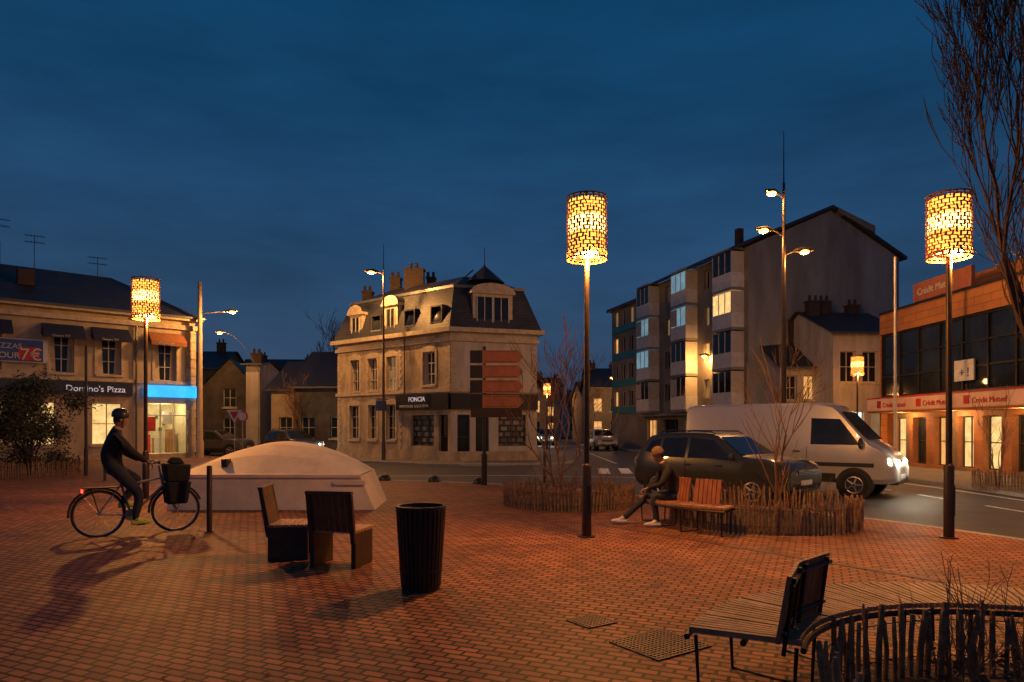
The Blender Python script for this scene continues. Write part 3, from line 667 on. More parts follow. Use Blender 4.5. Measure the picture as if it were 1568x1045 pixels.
# ------------------------------------------------------------------ street furniture
dark_pl = M('dark_painted_steel', (.05, .026, .018), .5, .2, var=.3, scale=8)
def chair(x, y, rz):
    r = root('park_chair', (x, y, 0), rz); b = B()
    for s in (-1, 1):
        xx = s * .27; b.box(W, xx - .03, xx + .03, 0, .5, 0, .42, dark_pl)
        b.mesh([(xx - .028, -.02, .3), (xx + .028, -.02, .3), (xx + .028, .05, .3), (xx - .028, .05, .3), (xx - .028, -.12, .93), (xx + .028, -.12, .93), (xx + .028, -.07, .93), (xx - .028, -.07, .93)], [(0, 1, 2, 3), (4, 7, 6, 5), (0, 4, 5, 1), (1, 5, 6, 2), (2, 6, 7, 3), (3, 7, 4, 0)], dark_pl)
    b.obj('side_panels', r, bevel=.006)
    b = B()
    for i in range(6): b.box(W, -.3, .3, .0 + i * .092, .08 + i * .092, .425, .46, wood)
    b.obj('seat', r, bevel=.005)
    b = B()
    for i in range(7):
        xx = -.235 + i * .0785; b.mesh([(xx - .036, -.0, .44), (xx + .036, 0, .44), (xx + .036, .025, .44), (xx - .036, .025, .44), (xx - .036, -.1, .9), (xx + .036, -.1, .9), (xx + .036, -.075, .9), (xx - .036, -.075, .9)], [(0, 1, 2, 3), (4, 7, 6, 5), (0, 4, 5, 1), (1, 5, 6, 2), (2, 6, 7, 3), (3, 7, 4, 0)], wood_d)
    b.box(W, -.3, .3, -.125, -.06, .9, .94, wood_d); b.obj('backrest', r, bevel=.004)
chair(-2.17, 8.25, math.radians(-12)); chair(-3.14, 8.98, math.radians(-84))

r = root('litter_bin', (-.96, 7.2, 0)); b = B()
b.lathe((0, 0, 0), [(.185, .04), (.24, .84), (.24, .85), (.2, .85), (.17, .3)], black, 32)
b.lathe((0, 0, 0), [(.2, 0), (.2, .045), (.1, .045)], dark, 24)
b.obj('liner', r, smooth=True); b = B()
for k in range(30):
    t = k * 2 * math.pi / 30; dt = .075
    def pp(rr, tt, z): return (rr * math.cos(tt), rr * math.sin(tt), z)
    b.mesh([pp(.195, t - dt, .04), pp(.195, t + dt, .04), pp(.21, t + dt, .04), pp(.21, t - dt, .04), pp(.248, t - dt, .85), pp(.248, t + dt, .85), pp(.263, t + dt, .85), pp(.263, t - dt, .85)], [(0, 1, 2, 3), (4, 7, 6, 5), (0, 4, 5, 1), (1, 5, 6, 2), (2, 6, 7, 3), (3, 7, 4, 0)], dark)
b.obj('slats', r); b = B(); b.lathe((0, 0, .85), [(.235, 0), (.268, 0), (.268, .03), (.235, .03), (.235, 0)], dark, 32, caps=False); b.lathe((0, 0, .2), [(.226, 0), (.226, .03)], dark, 32, caps=False); b.obj('rim', r)

def bollard(x, y, h=1.08, rad=.042):
    r = root('bollard', (x, y, 0)); b = B(); b.lathe((0, 0, 0), [(.075, 0), (.075, .012), (rad, .014), (rad, h - .02), (rad * .8, h), (.01, h + .004)], dark_pl, 16); b.obj('post', r, smooth=True)
bollard(-4.92, 11.1)
for (x, y) in ((1.0, 21.0), (-13.0, 21.8)): bollard(x, y, 1.0)
for (x, y) in ((-4.1, 22.0), (-2.45, 21.5), (-1.0, 20.7)):
    r = root('dome_bollard', (x, y, 0)); b = B(); b.lathe((0, 0, 0), [(.2, 0), (.2, .03), (.18, .1), (.12, .16), (.05, .185), (.01, .19)], dark, 20); b.obj('dome', r, smooth=True)
def traffic_sign(x, y, h, kind, rz=0):
    r = root('traffic_sign', (x, y, 0), rz); b = B(); b.tube([(0, 0, 0), (0, 0, h)], .03, pole_g, 8)
    if kind == 'round': b.lathe((0, -.04, h - .3), [(.3, 0), (.3, .02)], red_p, 24, 'y'); b.lathe((0, -.046, h - .3), [(.22, 0), (.22, .004)], white_p, 24, 'y')
    else: b.mesh([(-.35, -.04, h - .1), (.35, -.04, h - .1), (0, -.04, h - .7), (-.35, -.02, h - .1), (.35, -.02, h - .1), (0, -.02, h - .7)], [(0, 2, 1), (3, 4, 5), (0, 1, 4, 3), (1, 2, 5, 4), (2, 0, 3, 5)], white_p); b.mesh([(-.2, -.045, h - .19), (.2, -.045, h - .19), (0, -.045, h - .54)], [(0, 2, 1)], red_p)
    b.obj('sign', r)
traffic_sign(-12.6, 31, 2.6, 'tri'); traffic_sign(-14.6, 37, 2.6, 'round'); traffic_sign(13.6, 30, 2.6, 'round')

r = root('direction_sign', (-.82, 20.2, 0)); b = B(); b.lathe((0, 0, 0), [(.09, 0), (.09, .9), (.05, .95), (.05, 4.1)], dark, 12); b.obj('post', r, smooth=True)
b = B(); z = 3.98
for i, h in enumerate((.38, .38, .38, .38)):
    pts = [(-.05, z), (1.0, z), (1.16, z - h / 2), (1.0, z - h), (-.05, z - h)]
    b.poly([(x, -.06, q) for x, q in pts], tan_sign); b.poly([(x, -.035, q) for x, q in pts], tan_sign)
    for k in range(5):
        p, q = pts[k], pts[(k + 1) % 5]; b.poly([(p[0], -.06, p[1]), (q[0], -.06, q[1]), (q[0], -.035, q[1]), (p[0], -.035, p[1])], white_p)
    b.box(W, .02, .95, -.066, -.061, z - .05, z - .035, wood_d); b.box(W, .02, .95, -.066, -.061, z - h + .035, z - h + .05, wood_d)
    b.poly([(-.42, -.045, z), (-.052, -.045, z), (-.052, -.045, z - h), (-.42, -.045, z - h)], dark); z -= .44
b.box(W, -.4, 1.12, -.07, -.03, z - .22, z + .02, dark_pl)
b.obj('sign_panels', r)

# ------------------------------------------------------------------ planters, bushes, trees
def grow(b, p, d, L, r, depth, m, spread=.55, upb=.12, n=3, sides=5, jit=.18, minr=.003):
    segs = 5 if depth > 1 else 3; pts = [Vector(p)]; rs = [r]; dd = Vector(d).normalized(); dirs = [dd.copy()]
    for i in range(segs):
        dd = (dd + Vector((U(-jit, jit), U(-jit, jit), U(-jit, jit) + upb))).normalized()
        pts.append(pts[-1] + dd * L / segs); rs.append(max(minr, r * (1 - .5 * (i + 1) / segs))); dirs.append(dd.copy())
    if depth == 0: rs[-1] = minr * .6
    b.tube(pts, rs, m, sides if depth > 1 else 4, cap=False)
    if depth > 0:
        for k in range(n + (1 if depth > 2 else 0)):
            j = random.randint(1, segs) if k else segs
            a = Vector((U(-1, 1), U(-1, 1), U(-1, 1))); a = (a - dirs[j] * a.dot(dirs[j])).normalized()
            grow(b, pts[j], dirs[j] + a * U(spread * .5, spread * 1.3), L * U(.5, .78), rs[j] * .68, depth - 1, m, spread, upb, n, sides, jit, minr)
def tree(name, x, y, h, r, depth=4, m=bark, spread=.55, n=3, lean=(0, 0), stems=1, upb=.12, minr=.004, seed=None):
    if seed is not None: random.seed(seed)
    rt = root(name, (x, y, 0)); b = B()
    for s in range(stems): grow(b, (U(-.1, .1) * (stems > 1), U(-.1, .1) * (stems > 1), -.02), (lean[0] + U(-.25, .25) * (stems > 1), lean[1] + U(-.25, .25) * (stems > 1), 1), h * U(.8, 1) if stems > 1 else h, r, depth, m, spread, upb, n, 5, .18, minr)
    b.obj('branches', rt)
    return rt
def stakes(x, y, rad, h, a0=0, a1=360, name='wooden_stake_fence', st=.072):
    r = root(name, (x, y, 0)); b = B(); n = int(rad * math.radians(a1 - a0) / st)
    for i in range(n):
        t = math.radians(a0) + math.radians(a1 - a0) * i / n + U(-.004, .004); rr = rad + U(-.015, .015); hh = h * U(.82, 1.08); w = U(.014, .027)
        p0 = (rr * math.cos(t), rr * math.sin(t), -.01); q = (p0[0] + U(-.04, .04), p0[1] + U(-.04, .04)); mid = ((p0[0] + q[0]) / 2 + U(-.008, .008), (p0[1] + q[1]) / 2 + U(-.008, .008), hh * .5)
        b.tube([p0, mid, (q[0], q[1], hh - U(.02, .07)), (q[0], q[1], hh)], [w, w * U(.85, 1.1), w * .9, w * U(.3, .8)], stake_m, 5)
    for z in (h * .25, h * .75):
        m = 64; pts = [((rad + .022) * math.cos(math.radians(a0 + (a1 - a0) * i / m)), (rad + .022) * math.sin(math.radians(a0 + (a1 - a0) * i / m)), z) for i in range(m + 1)]
        b.tube(pts, .004, dark, 4, cap=False)
    b.obj('stakes', r); return r
def bed(x, y, rad):
    b = B(); n = 40; rings = [(rad - .03, .01), (rad * .8, .10), (rad * .4, .16), (.02, .18)]
    b.lathe((x, y, 0), rings, mulch, n); b.obj('planting_bed', smooth=True)
def dead_plants(x, y, rad, n, hmin, hmax, name='dry_shrubs', lv=0):
    r = root(name, (x, y, 0)); b = B()
    for i in range(n):
        a = U(0, 6.28); q = rad * math.sqrt(R()) * .9
        grow(b, (q * math.cos(a), q * math.sin(a), .08), (U(-.3, .3), U(-.3, .3), 1), U(hmin, hmax), .008, 2, twig, .6, .1, 3, 4, .2, .0025)
    for i in range(lv):
        a = U(0, 6.28); q = rad * math.sqrt(R()) * .9; z = U(.15, hmax * .8); c = Vector((q * math.cos(a), q * math.sin(a), z))
        u = Vector((U(-1, 1), U(-1, 1), U(-1, 1))).normalized() * .03; v = Vector((U(-1, 1), U(-1, 1), U(-1, 1))).normalized() * .018
        b.poly([c - u, c + v, c + u, c - v], leafdry)
    b.obj('stems', r)
bed(4.5, 12.3, 1.55); stakes(4.5, 12.3, 1.6, .52); dead_plants(4.5, 12.3, 1.4, 40, .2, .4, lv=400)
tree('young_tree', 4.75, 12.2, 1.6, .03, 2, twig, .45, 4, stems=2, upb=.16, minr=.006, seed=4)
bed(1.25, 15.1, 1.35); stakes(1.25, 15.1, 1.4, .49); dead_plants(1.25, 15.1, 1.2, 40, .25, .5, lv=400)
tree('young_tree', 1.1, 15.0, 2.0, .035, 3, twig, .55, 3, stems=3, upb=.08, minr=.006, seed=8)
bed(3.05, 3.35, 1.3); stakes(3.05, 3.35, 1.36, .49); dead_plants(3.2, 3.4, 1.1, 70, .3, .46, lv=1100)
tree('bare_tree', 7.15, 8.6, 4.0, .08, 5, bark, .38, 4, lean=(-.03, 0), upb=.2, minr=.006, seed=21)
tree('bare_tree', 4.5, 4.0, .6, .025, 4, twig, .6, 3, lean=(-.7, .1), upb=.08)
tree('young_tree', 13.4, 19.0, 1.4, .03, 3, twig, .5, 3, stems=2, minr=.006)
stakes(12.2 + 1.6, 19.0, .8, .5)
tree('bare_tree', -13.5, 44, 2.2, .06, 4, twig, .6, 3, minr=.01)
tree('bare_tree', 4.0, 40, 3.2, .07, 4, twig, .5, 3, minr=.012)
tree('bare_tree', 13.6, 33, 2.4, .06, 4, twig, .5, 3, minr=.012)
tree('bare_tree', -17, 62, 4.5, .12, 5, bark, .6, 3, minr=.015)
def shrub(x, y, h, w, n):
    rt = root('evergreen_shrub', (x, y, 0)); b = B()
    for s in range(6): grow(b, (U(-.2, .2), U(-.2, .2), 0), (U(-.5, .5), U(-.5, .5), 1), h * .45, .04, 3, bark, .6, .1, 3)
    b.obj('branches', rt); b = B()
    cl = [(Vector((U(-w, w), U(-w, w), U(.35, h * .95))), U(.35, .7)) for _ in range(40)]
    cl = [(c, q) for c, q in cl if (c.x / w) ** 2 + (c.y / w) ** 2 + ((c.z - h * .48) / (h * .5)) ** 2 < 1.0]
    for i in range(n):
        c, q = random.choice(cl); v = Vector((random.gauss(0, 1), random.gauss(0, 1), random.gauss(0, .8))) * q * .45 + c
        if v.z < .1: continue
        u = Vector((U(-1, 1), U(-1, 1), U(-.6, 1))).normalized() * .09; k = u.cross(Vector((U(-1, 1), U(-1, 1), U(-1, 1)))).normalized() * .025
        b.poly([v - u, v + k, v + u, v - k], leafm)
    b.obj('foliage', rt)
shrub(-17.4, 24.6, 3.9, 1.7, 12000); shrub(-20.5, 25.5, 3.0, 1.6, 4000)
stakes(-17.6, 24.4, 1.8, .55)

def ring_bench(cx, cy, ri, ro, a0, a1, backs, bm=wood_d, sm=wood):
    r = root('curved_bench', (cx, cy, 0)); b = B(); n = int(math.radians(a1 - a0) * (ri + ro) / 2 / .05)
    def pp(rr, t, z): return (rr * math.cos(t), rr * math.sin(t), z)
    for i in range(n):
        t0 = math.radians(a0) + math.radians(a1 - a0) * (i + .1) / n; t1 = math.radians(a0) + math.radians(a1 - a0) * (i + .8) / n; dz = U(-.003, .003)
        b.mesh([pp(ri, t0, .42), pp(ro, t0, .42), pp(ro, t1, .42), pp(ri, t1, .42), pp(ri, t0, .455 + dz), pp(ro, t0, .455 + dz), pp(ro, t1, .455 + dz), pp(ri, t1, .455 + dz)], [(0, 1, 2, 3), (4, 7, 6, 5), (0, 4, 5, 1), (1, 5, 6, 2), (2, 6, 7, 3), (3, 7, 4, 0)], sm)
    b.obj('seat', r); b = B()
    for rr in (ri - .01, (ri + ro) / 2, ro + .012):
        pts = [pp(rr, math.radians(a0 + (a1 - a0) * i / 24), .395) for i in range(25)]; b.tube(pts, .02, dark, 6)
    m = max(3, int((a1 - a0) / 18))
    for i in range(m + 1):
        t = math.radians(a0 + 2 + (a1 - a0 - 4) * i / m); b.tube([pp(ri + .03, t, .39), pp(ri + .05, t, .0), pp(ro - .05, t, .0), pp(ro - .03, t, .39)], .014, dark, 6)
    b.obj('frame', r); b = B()
    for ac in backs:
        t = math.radians(ac); rad = Vector((math.cos(t), math.sin(t), 0)); tan = Vector((-math.sin(t), math.cos(t), 0)); up = (Vector((0, 0, 1)) - rad * .16).normalized()
        o = rad * (ri + .1) + Vector((0, 0, .46))
        for i in range(6):
            c = o + tan * (-.2 + i * .08); w = tan * .034; th = rad * .025
            q = c + up * .40
            b.mesh([c - w, c + w, c + w + th, c - w + th, q - w, q + w, q + w + th, q - w + th], [(0, 1, 2, 3), (4, 7, 6, 5), (0, 4, 5, 1), (1, 5, 6, 2), (2, 6, 7, 3), (3, 7, 4, 0)], bm)
        for zz in (.06, .34):
            c = o + up * zz - rad * .012; b.tube([c - tan * .24, c + tan * .24], .014, dark, 6)
        for s in (-1, 1): b.tube([o + tan * .17 * s - rad * .012 - Vector((0, 0, .08)), o + tan * .17 * s - rad * .012 + up * .38], .014, dark, 6)
    b.obj('backrests', r)
ring_bench(3.05, 3.35, 1.5, 2.15, 62, 155, (152, 134), wood_r, wood_g)
ring_bench(4.5, 12.3, 1.68, 2.18, 174, 236, (203, 222), wood_r)

# ------------------------------------------------------------------ vehicles
def vehicle(name, x, y, hdg, st, w, belt, tum, paint, wheels, wr, shield, sidewins, roofh, lamp_z, van=False, lights_on=False, clad=None):
    r = root(name, (x, y, -.1), math.atan2(hdg[1], hdg[0])); b = B(); rings = []
    for (sx, z0, z1, wf) in st:
        Wd = w * wf; zb = min(belt, z1 - .07); wt = Wd - tum * max(0, z1 - belt)
        h = [(Wd * .9, z0), (Wd, z0 + .12), (Wd * 1.005, (z0 + .12 + zb) / 2), (Wd, zb), (wt, z1 - .06), (wt - .09, z1), (wt * .4, z1 + .02)]
        rings.append([(sx, -a, c) for a, c in h] + [(sx, a, c) for a, c in reversed(h)])
    n = len(rings[0]); vs = [p for q in rings for p in q]
    fs = [(i * n + k, i * n + (k + 1) % n, (i + 1) * n + (k + 1) % n, (i + 1) * n + k) for i in range(len(rings) - 1) for k in range(n)]
    fs += [tuple(reversed(range(n))), tuple(range((len(rings) - 1) * n, len(rings) * n))]
    b.mesh(vs, fs, paint); b.obj('body', r, smooth=True, ang=28)
    g = B()
    hh = roofh - belt; sy = lambda z: w - tum * max(0, z - belt) * hh / (hh - .06) + .012
    for poly in sidewins:
        for s in (-1, 1): g.poly([(a, s * sy(c), c) for a, c in poly], glass)
    (xa, za, wa), (xb, zb, wb) = shield[0], shield[1]
    g.poly([(xa + .012, -wa, za + .014), (xa + .012, wa, za + .014), (xb + .014, wb, zb + .016), (xb + .014, -wb, zb + .016)], glass)
    if len(shield) > 2:
        (xa, za, wa), (xb, zb, wb) = shield[2], shield[3]
        g.poly([(xa - .014, -wa, za), (xa - .014, wa, za), (xb - .014, wb, zb + .014), (xb - .014, -wb, zb + .014)], glass)
    g.obj('windows', r)
    t = B()
    for wx in wheels:
        for s in (-1, 1):
            yo = s * (w - .11)
            t.lathe((wx, s * (w - .3), wr + .02), [(wr + .085, 0), (wr + .085, s * .318)], black, 28, 'y')
            t.lathe((wx, yo, wr), [(wr * .6, -.09 * s), (wr * .93, -.1 * s), (wr, -.06 * s), (wr, .09 * s), (wr * .93, .14 * s), (wr * .64, .145 * s), (wr * .62, .11 * s)], rubber, 28, 'y')
            t.lathe((wx, yo, wr), [(wr * .62, .12 * s), (wr * .6, .135 * s), (wr * .2, .1 * s), (.02, .11 * s)], dark, 28, 'y')
            for k in range(5):
                a = k * 1.2566; c = Vector((wx, yo + s * .15, wr)); d = Vector((math.cos(a), 0, math.sin(a)))
                t.tube([c + d * .03, c + d * wr * .6], [.035, .022], alu, 6)
            t.lathe((wx, yo + s * .15, wr), [(wr * .64, 0), (wr * .6, .004 * s), (wr * .57, 0)], alu, 28, 'y', caps=False)
    t.obj('wheels', r, smooth=True)
    d = B(); xf = st[-1][0]
    for s in (-1, 1):
        d.box(W, wheels[1] + wr + .1, wheels[0] - wr - .1, s * (w - .1), s * (w + .014), .3 if not van else .42, .5 if not van else .62, clad or dark)
        d.sphere((shield[1][0] - .12, s * (w + .1), belt + .1), .1, paint if not van else black, 10, (.6, 1, .9 if not van else 1.5)); d.tube([(shield[1][0] - .1, s * (w - .05), belt + .05), (shield[1][0] - .12, s * (w + .05), belt + .07)], .03, black, 6)
        hm = lens_on if lights_on else lens_off
        d.mesh([(xf - .02, s * w * .5, lamp_z - .07), (xf - .24, s * w * .93, lamp_z - .06), (xf - .26, s * w * .93, lamp_z + .11), (xf - .06, s * w * .5, lamp_z + .06), (xf + .02, s * w * .5, lamp_z - .07), (xf - .11, s * w * .955, lamp_z - .06), (xf - .16, s * w * .955, lamp_z + .12), (xf - .01, s * w * .5, lamp_z + .06)], [(0, 1, 2, 3), (4, 5, 6, 7), (0, 1, 5, 4), (1, 2, 6, 5), (2, 3, 7, 6)], hm)
        d.box(W, st[0][0] - .01, st[0][0] + .1, s * w * .6, s * w * .84, .85, 1.0 if not van else 1.3, taillens)
        for wx in (-.5, .35): d.box(W, wx, wx + .18, s * (w + .002), s * (w + .03), belt - .14, belt - .11, black)
    d.box(W, xf - .05, xf + .025, -w * .48, w * .48, lamp_z - .08, lamp_z + .05, black)
    for k in range(3): d.box(W, xf + .026, xf + .034, -w * .45, w * .45, lamp_z - .06 + k * .04, lamp_z - .05 + k * .04, alu)
    d.box(W, xf - .2, xf - .0, -w * .72, w * .72, .36, .54, clad or dark); d.box(W, xf + .0, xf + .012, -.26, .26, .5, .61, white_p)
    d.box(W, st[0][0] - .012, st[0][0], -.26, .26, .65, .76, white_p)
    for wx in ((-.48,) if not van else (.7, -.4)):
        for s in (-1, 1): d.box(W, wx - .006, wx + .006, s * (w + .001), s * (w + .01), .55, belt, black)
    if not van:
        for s in (-1, 1): d.tube([(-1.45, s * .62, roofh + .0), (-1.3, s * .62, roofh + .06), (.05, s * .62, roofh + .05), (.2, s * .62, roofh - .01)], .018, black, 6)
    else:
        for s in (-1, 1): d.box(W, -2.6, 2.3, s * (w + .003), s * (w + .016), .8, .9, black)
    d.obj('trim', r, bevel=.006)
    if lights_on:
        for s in (-1, 1):
            l = light('headlight', (xf + .25, s * w * .72, lamp_z), 30, (1, .85, .6), r, .04, kind='POINT')
    return r
lens_on = M('headlight_on', (.9, .9, .9), .2, emit=(1, .85, .55), es=12); lens_off = M('headlight_lens', (.35, .35, .36), .1, .3)
taillens = M('tail_lens', (.3, .01, .01), .2)
def paintm(n, c): 
    m = M(n, c, .28, .25, var=.05); m.node_tree.nodes['Principled BSDF'].inputs['Coat Weight'].default_value = .7; return m
SUVST = [(-2.14, .5, .92, .84), (-2.1, .38, 1.02, .92), (-2.0, .32, 1.16, .96), (-1.88, .3, 1.38, .98), (-1.7, .3, 1.58, 1), (-1.4, .3, 1.65, 1), (-.6, .3, 1.67, 1), (.1, .3, 1.65, 1), (.3, .3, 1.58, 1), (.98, .3, 1.14, 1), (1.15, .3, 1.1, 1), (1.5, .3, 1.09, .99), (1.9, .32, 1.02, .96), (2.06, .36, .93, .91), (2.14, .42, .82, .84)]
SUVW = [[(.78, 1.06), (.22, 1.5), (-.42, 1.55), (-.42, 1.06)], [(-.52, 1.06), (-.52, 1.55), (-1.2, 1.54), (-1.28, 1.06)], [(-1.36, 1.12), (-1.3, 1.52), (-1.58, 1.46), (-1.74, 1.2)]]
def suv(name, x, y, hdg, col, on=False):
    return vehicle(name, x, y, hdg, SUVST, .9, 1.02, .32, paintm(name + '_paint', col), (1.32, -1.32), .34, [(.34, 1.56, .62), (.95, 1.16, .78), (-1.98, 1.2, .7), (-1.72, 1.55, .62)], SUVW, 1.66, .8, lights_on=on)
h = Vector((.66, -.75)).normalized(); side = Vector((-h.y, h.x)); c = Vector((5.98, 14.92)) - h * 2.1 + side * .9
suv('car', c.x, c.y, h, (.04, .045, .034))
VST = [(-2.75, .45, 2.2, .94), (-2.7, .4, 2.38, .99), (-2.5, .38, 2.45, 1), (-1, .38, 2.46, 1), (1.0, .38, 2.45, 1), (1.3, .38, 2.38, 1), (1.5, .38, 2.2, 1), (1.9, .38, 1.72, 1), (2.18, .38, 1.42, .99), (2.45, .38, 1.26, .97), (2.65, .4, 1.1, .93), (2.76, .42, .92, .88), (2.8, .46, .8, .84)]
h = Vector((.78, -.62)).normalized(); side = Vector((-h.y, h.x)); c = Vector((9.35, 16.8)) - h * 2.7 + side * 1.0
vehicle('delivery_van', c.x, c.y, h, VST, 1.0, 1.3, .13, paintm('van_paint', (.46, .46, .46)), (1.85, -1.7), .34, [(1.5, 2.2, .8), (2.14, 1.47, .86)], [[(1.98, 1.36), (1.5, 2.02), (.8, 2.05), (.8, 1.36)]], 2.45, .92, van=True, lights_on=True)
suv('parked_car', -13.6, 42.5, (.75, -.66), (.05, .05, .06), True)
suv('parked_car', -19.0, 44.0, (1, -.1), (.08, .08, .09)); suv('parked_car', 7.2, 55, (.1, -1), (.4, .4, .4)); suv('parked_car', 3.6, 70, (-.1, -1), (.1, .1, .12), True)

# ------------------------------------------------------------------ people
skin_m = M('skin', (.42, .24, .16), .5, var=.08); hair_m = M('hair', (.04, .025, .015), .8); jacket = M('black_jacket', (.018, .017, .018), .8, var=.4, scale=9, bump=.4, bscale=14)
jeans = M('dark_jeans', (.03, .035, .05), .85, var=.3, scale=20); beanie = M('wool_beanie', (.22, .13, .07), .9, var=.4, scale=60, bump=.6, bscale=90)
shoe_w = M('white_trainer', (.6, .58, .55), .6); shoe_y = M('hi_vis_shoe', (.6, .65, .1), .5); helmet_m = M('helmet', (.03, .03, .035), .35); white_eye = M('eye', (.6, .6, .6), .2)
lips = M('lips', (.3, .12, .09), .5)
def skinmesh(name, parent, vs, es, rs, mats, segm, sub=1):
    me = bpy.data.meshes.new(name); me.from_pydata([tuple(v) for v in vs], es, []); o = bpy.data.objects.new(name, me); COL.objects.link(o)
    o.modifiers.new('skin', 'SKIN'); 
    for i, rr in enumerate(rs):
        d = me.skin_vertices[0].data[i]; d.radius = rr if isinstance(rr, tuple) else (rr, rr); d.use_root = (i == 0)
    s = o.modifiers.new('sub', 'SUBSURF'); s.levels = sub + 1; s.render_levels = sub + 1
    bpy.context.view_layer.update(); dg = bpy.context.evaluated_depsgraph_get()
    nm_ = bpy.data.meshes.new_from_object(o.evaluated_get(dg)); o.modifiers.clear(); o.data = nm_
    nm_.materials.clear()
    for m in mats: nm_.materials.append(m)
    V = [Vector(v) for v in vs]
    for f in nm_.polygons:
        f.use_smooth = True; best = 1e9; c = f.center
        for k, (a, b_) in enumerate(es):
            ab = V[b_] - V[a]; t = max(0, min(1, (c - V[a]).dot(ab) / max(1e-9, ab.length_squared))); dd = (V[a] + ab * t - c).length
            if dd < best: best = dd; f.material_index = segm[k]
    o.parent = parent; return o
def hand(parent, wrist, d, nrm, side, curl=.7):
    d = Vector(d).normalized(); nrm = Vector(nrm); nrm = (nrm - d * nrm.dot(d)).normalized(); lat = d.cross(nrm) * side; w = Vector(wrist)
    vs = [w, w + d * .045, w + d * .085]; rs = [(.026, .02), (.036, .017), (.038, .015)]; es = [(0, 1), (1, 2)]
    for k, (off, L) in enumerate(((-.03, .068), (-.01, .08), (.01, .074), (.029, .058))):
        b0 = w + d * .085 + lat * off; p = b0; dd = d.copy(); i0 = len(vs); vs.append(p); rs.append((.009, .009)); es.append((2, i0))
        for q in range(3):
            a = curl * (.5 + .4 * q); dd = (d * math.cos(a) + nrm * math.sin(a)); p = p + dd * L * (.42, .33, .25)[q]; vs.append(p); rs.append((.009 - .001 * q,) * 2); es.append((len(vs) - 2, len(vs) - 1))
    p = w + d * .03 - lat * .03; vs.append(p); rs.append((.011,) * 2); es.append((1, len(vs) - 1))
    for L in (.035, .028): p = p + (d * .75 - lat * .5 + nrm * .4).normalized() * L; vs.append(p); rs.append((.0095,) * 2); es.append((len(vs) - 2, len(vs) - 1))
    skinmesh('hand', parent, vs, es, rs, [skin_m], [0] * len(es), 1)
def head(parent, c, fwd, tilt=0, hat=None, hatm=None, s=1):
    bm = bmesh.new(); bmesh.ops.create_icosphere(bm, subdivisions=4, radius=1)
    for v in bm.verts:
        x, y, z = v.co; jaw = max(0, -z)
        X = x * .098; Y = y * .077 * (1 - .28 * jaw); Z = z * .118
        if x > 0: X *= 1 - .1 * jaw; X += .012 * jaw
        e = math.exp(-((y / .16) ** 2 + ((z + .12) / .2) ** 2)) * (x > 0); X += .026 * e
        for sg in (-1, 1): X -= .013 * math.exp(-(((y - sg * .42) / .2) ** 2 + ((z - .08) / .13) ** 2)) * (x > 0)
        X += .008 * math.exp(-((y / .3) ** 2 + ((z + .48) / .07) ** 2)) * (x > 0); X += .008 * math.exp(-((y / .3) ** 2 + ((z + .85) / .15) ** 2)) * (x > 0)
        v.co = (X, Y, Z)
    me = bpy.data.meshes.new('head'); bm.to_mesh(me); bm.free(); me.materials.append(skin_m); me.materials.append(hair_m)
    for f in me.polygons:
        f.use_smooth = True; q = f.center
        if (q.x < .01 and q.z > -.05) or q.z > .075 or (q.x < .03 and q.z > .03): f.material_index = 1
    b = B()
    for sg in (-1, 1):
        b.sphere((.078, sg * .031, .01), .011, white_eye, 8); b.sphere((.087, sg * .031, .01), .005, hair_m, 6); b.sphere((-.005, sg * .076, -.01), .03, skin_m, 8, (.6, .35, 1))
        b.box(W, .083, .09, sg * .02, sg * .045, .028, .033, hair_m)
    b.box(W, .086, .093, -.022, .022, -.06, -.056, lips)
    f = Vector(fwd); rz = math.atan2(f.y, f.x)
    if hat == 'beanie':
        b.lathe((-.012, 0, .03), [(.104, 0), (.106, .03), (.1, .07), (.08, .1), (.045, .12), (.01, .127)], hatm, 20); b.lathe((-.012, 0, .03), [(.108, -.01), (.112, .0), (.112, .03), (.107, .035)], hatm, 20, caps=False)
    if hat == 'helmet':
        b.lathe((-.01, 0, .035), [(.112, -.01), (.118, .02), (.112, .07), (.085, .11), (.045, .13), (.01, .135)], hatm, 20)
        b.tube([(.02, -.08, .03), (.03, -.06, -.1), (.04, 0, -.13), (.03, .06, -.1), (.02, .08, .03)], .006, black, 5)
    mt = Matrix.Translation(Vector(c)) @ Matrix.Rotation(rz, 4, 'Z') @ Matrix.Rotation(tilt, 4, 'Y') @ Matrix.Scale(s, 4)
    o = bpy.data.objects.new('head', me); COL.objects.link(o); o.parent = parent; o.matrix_basis = mt
    o2 = b.obj('face_and_headwear', parent, smooth=True); o2.matrix_basis = mt
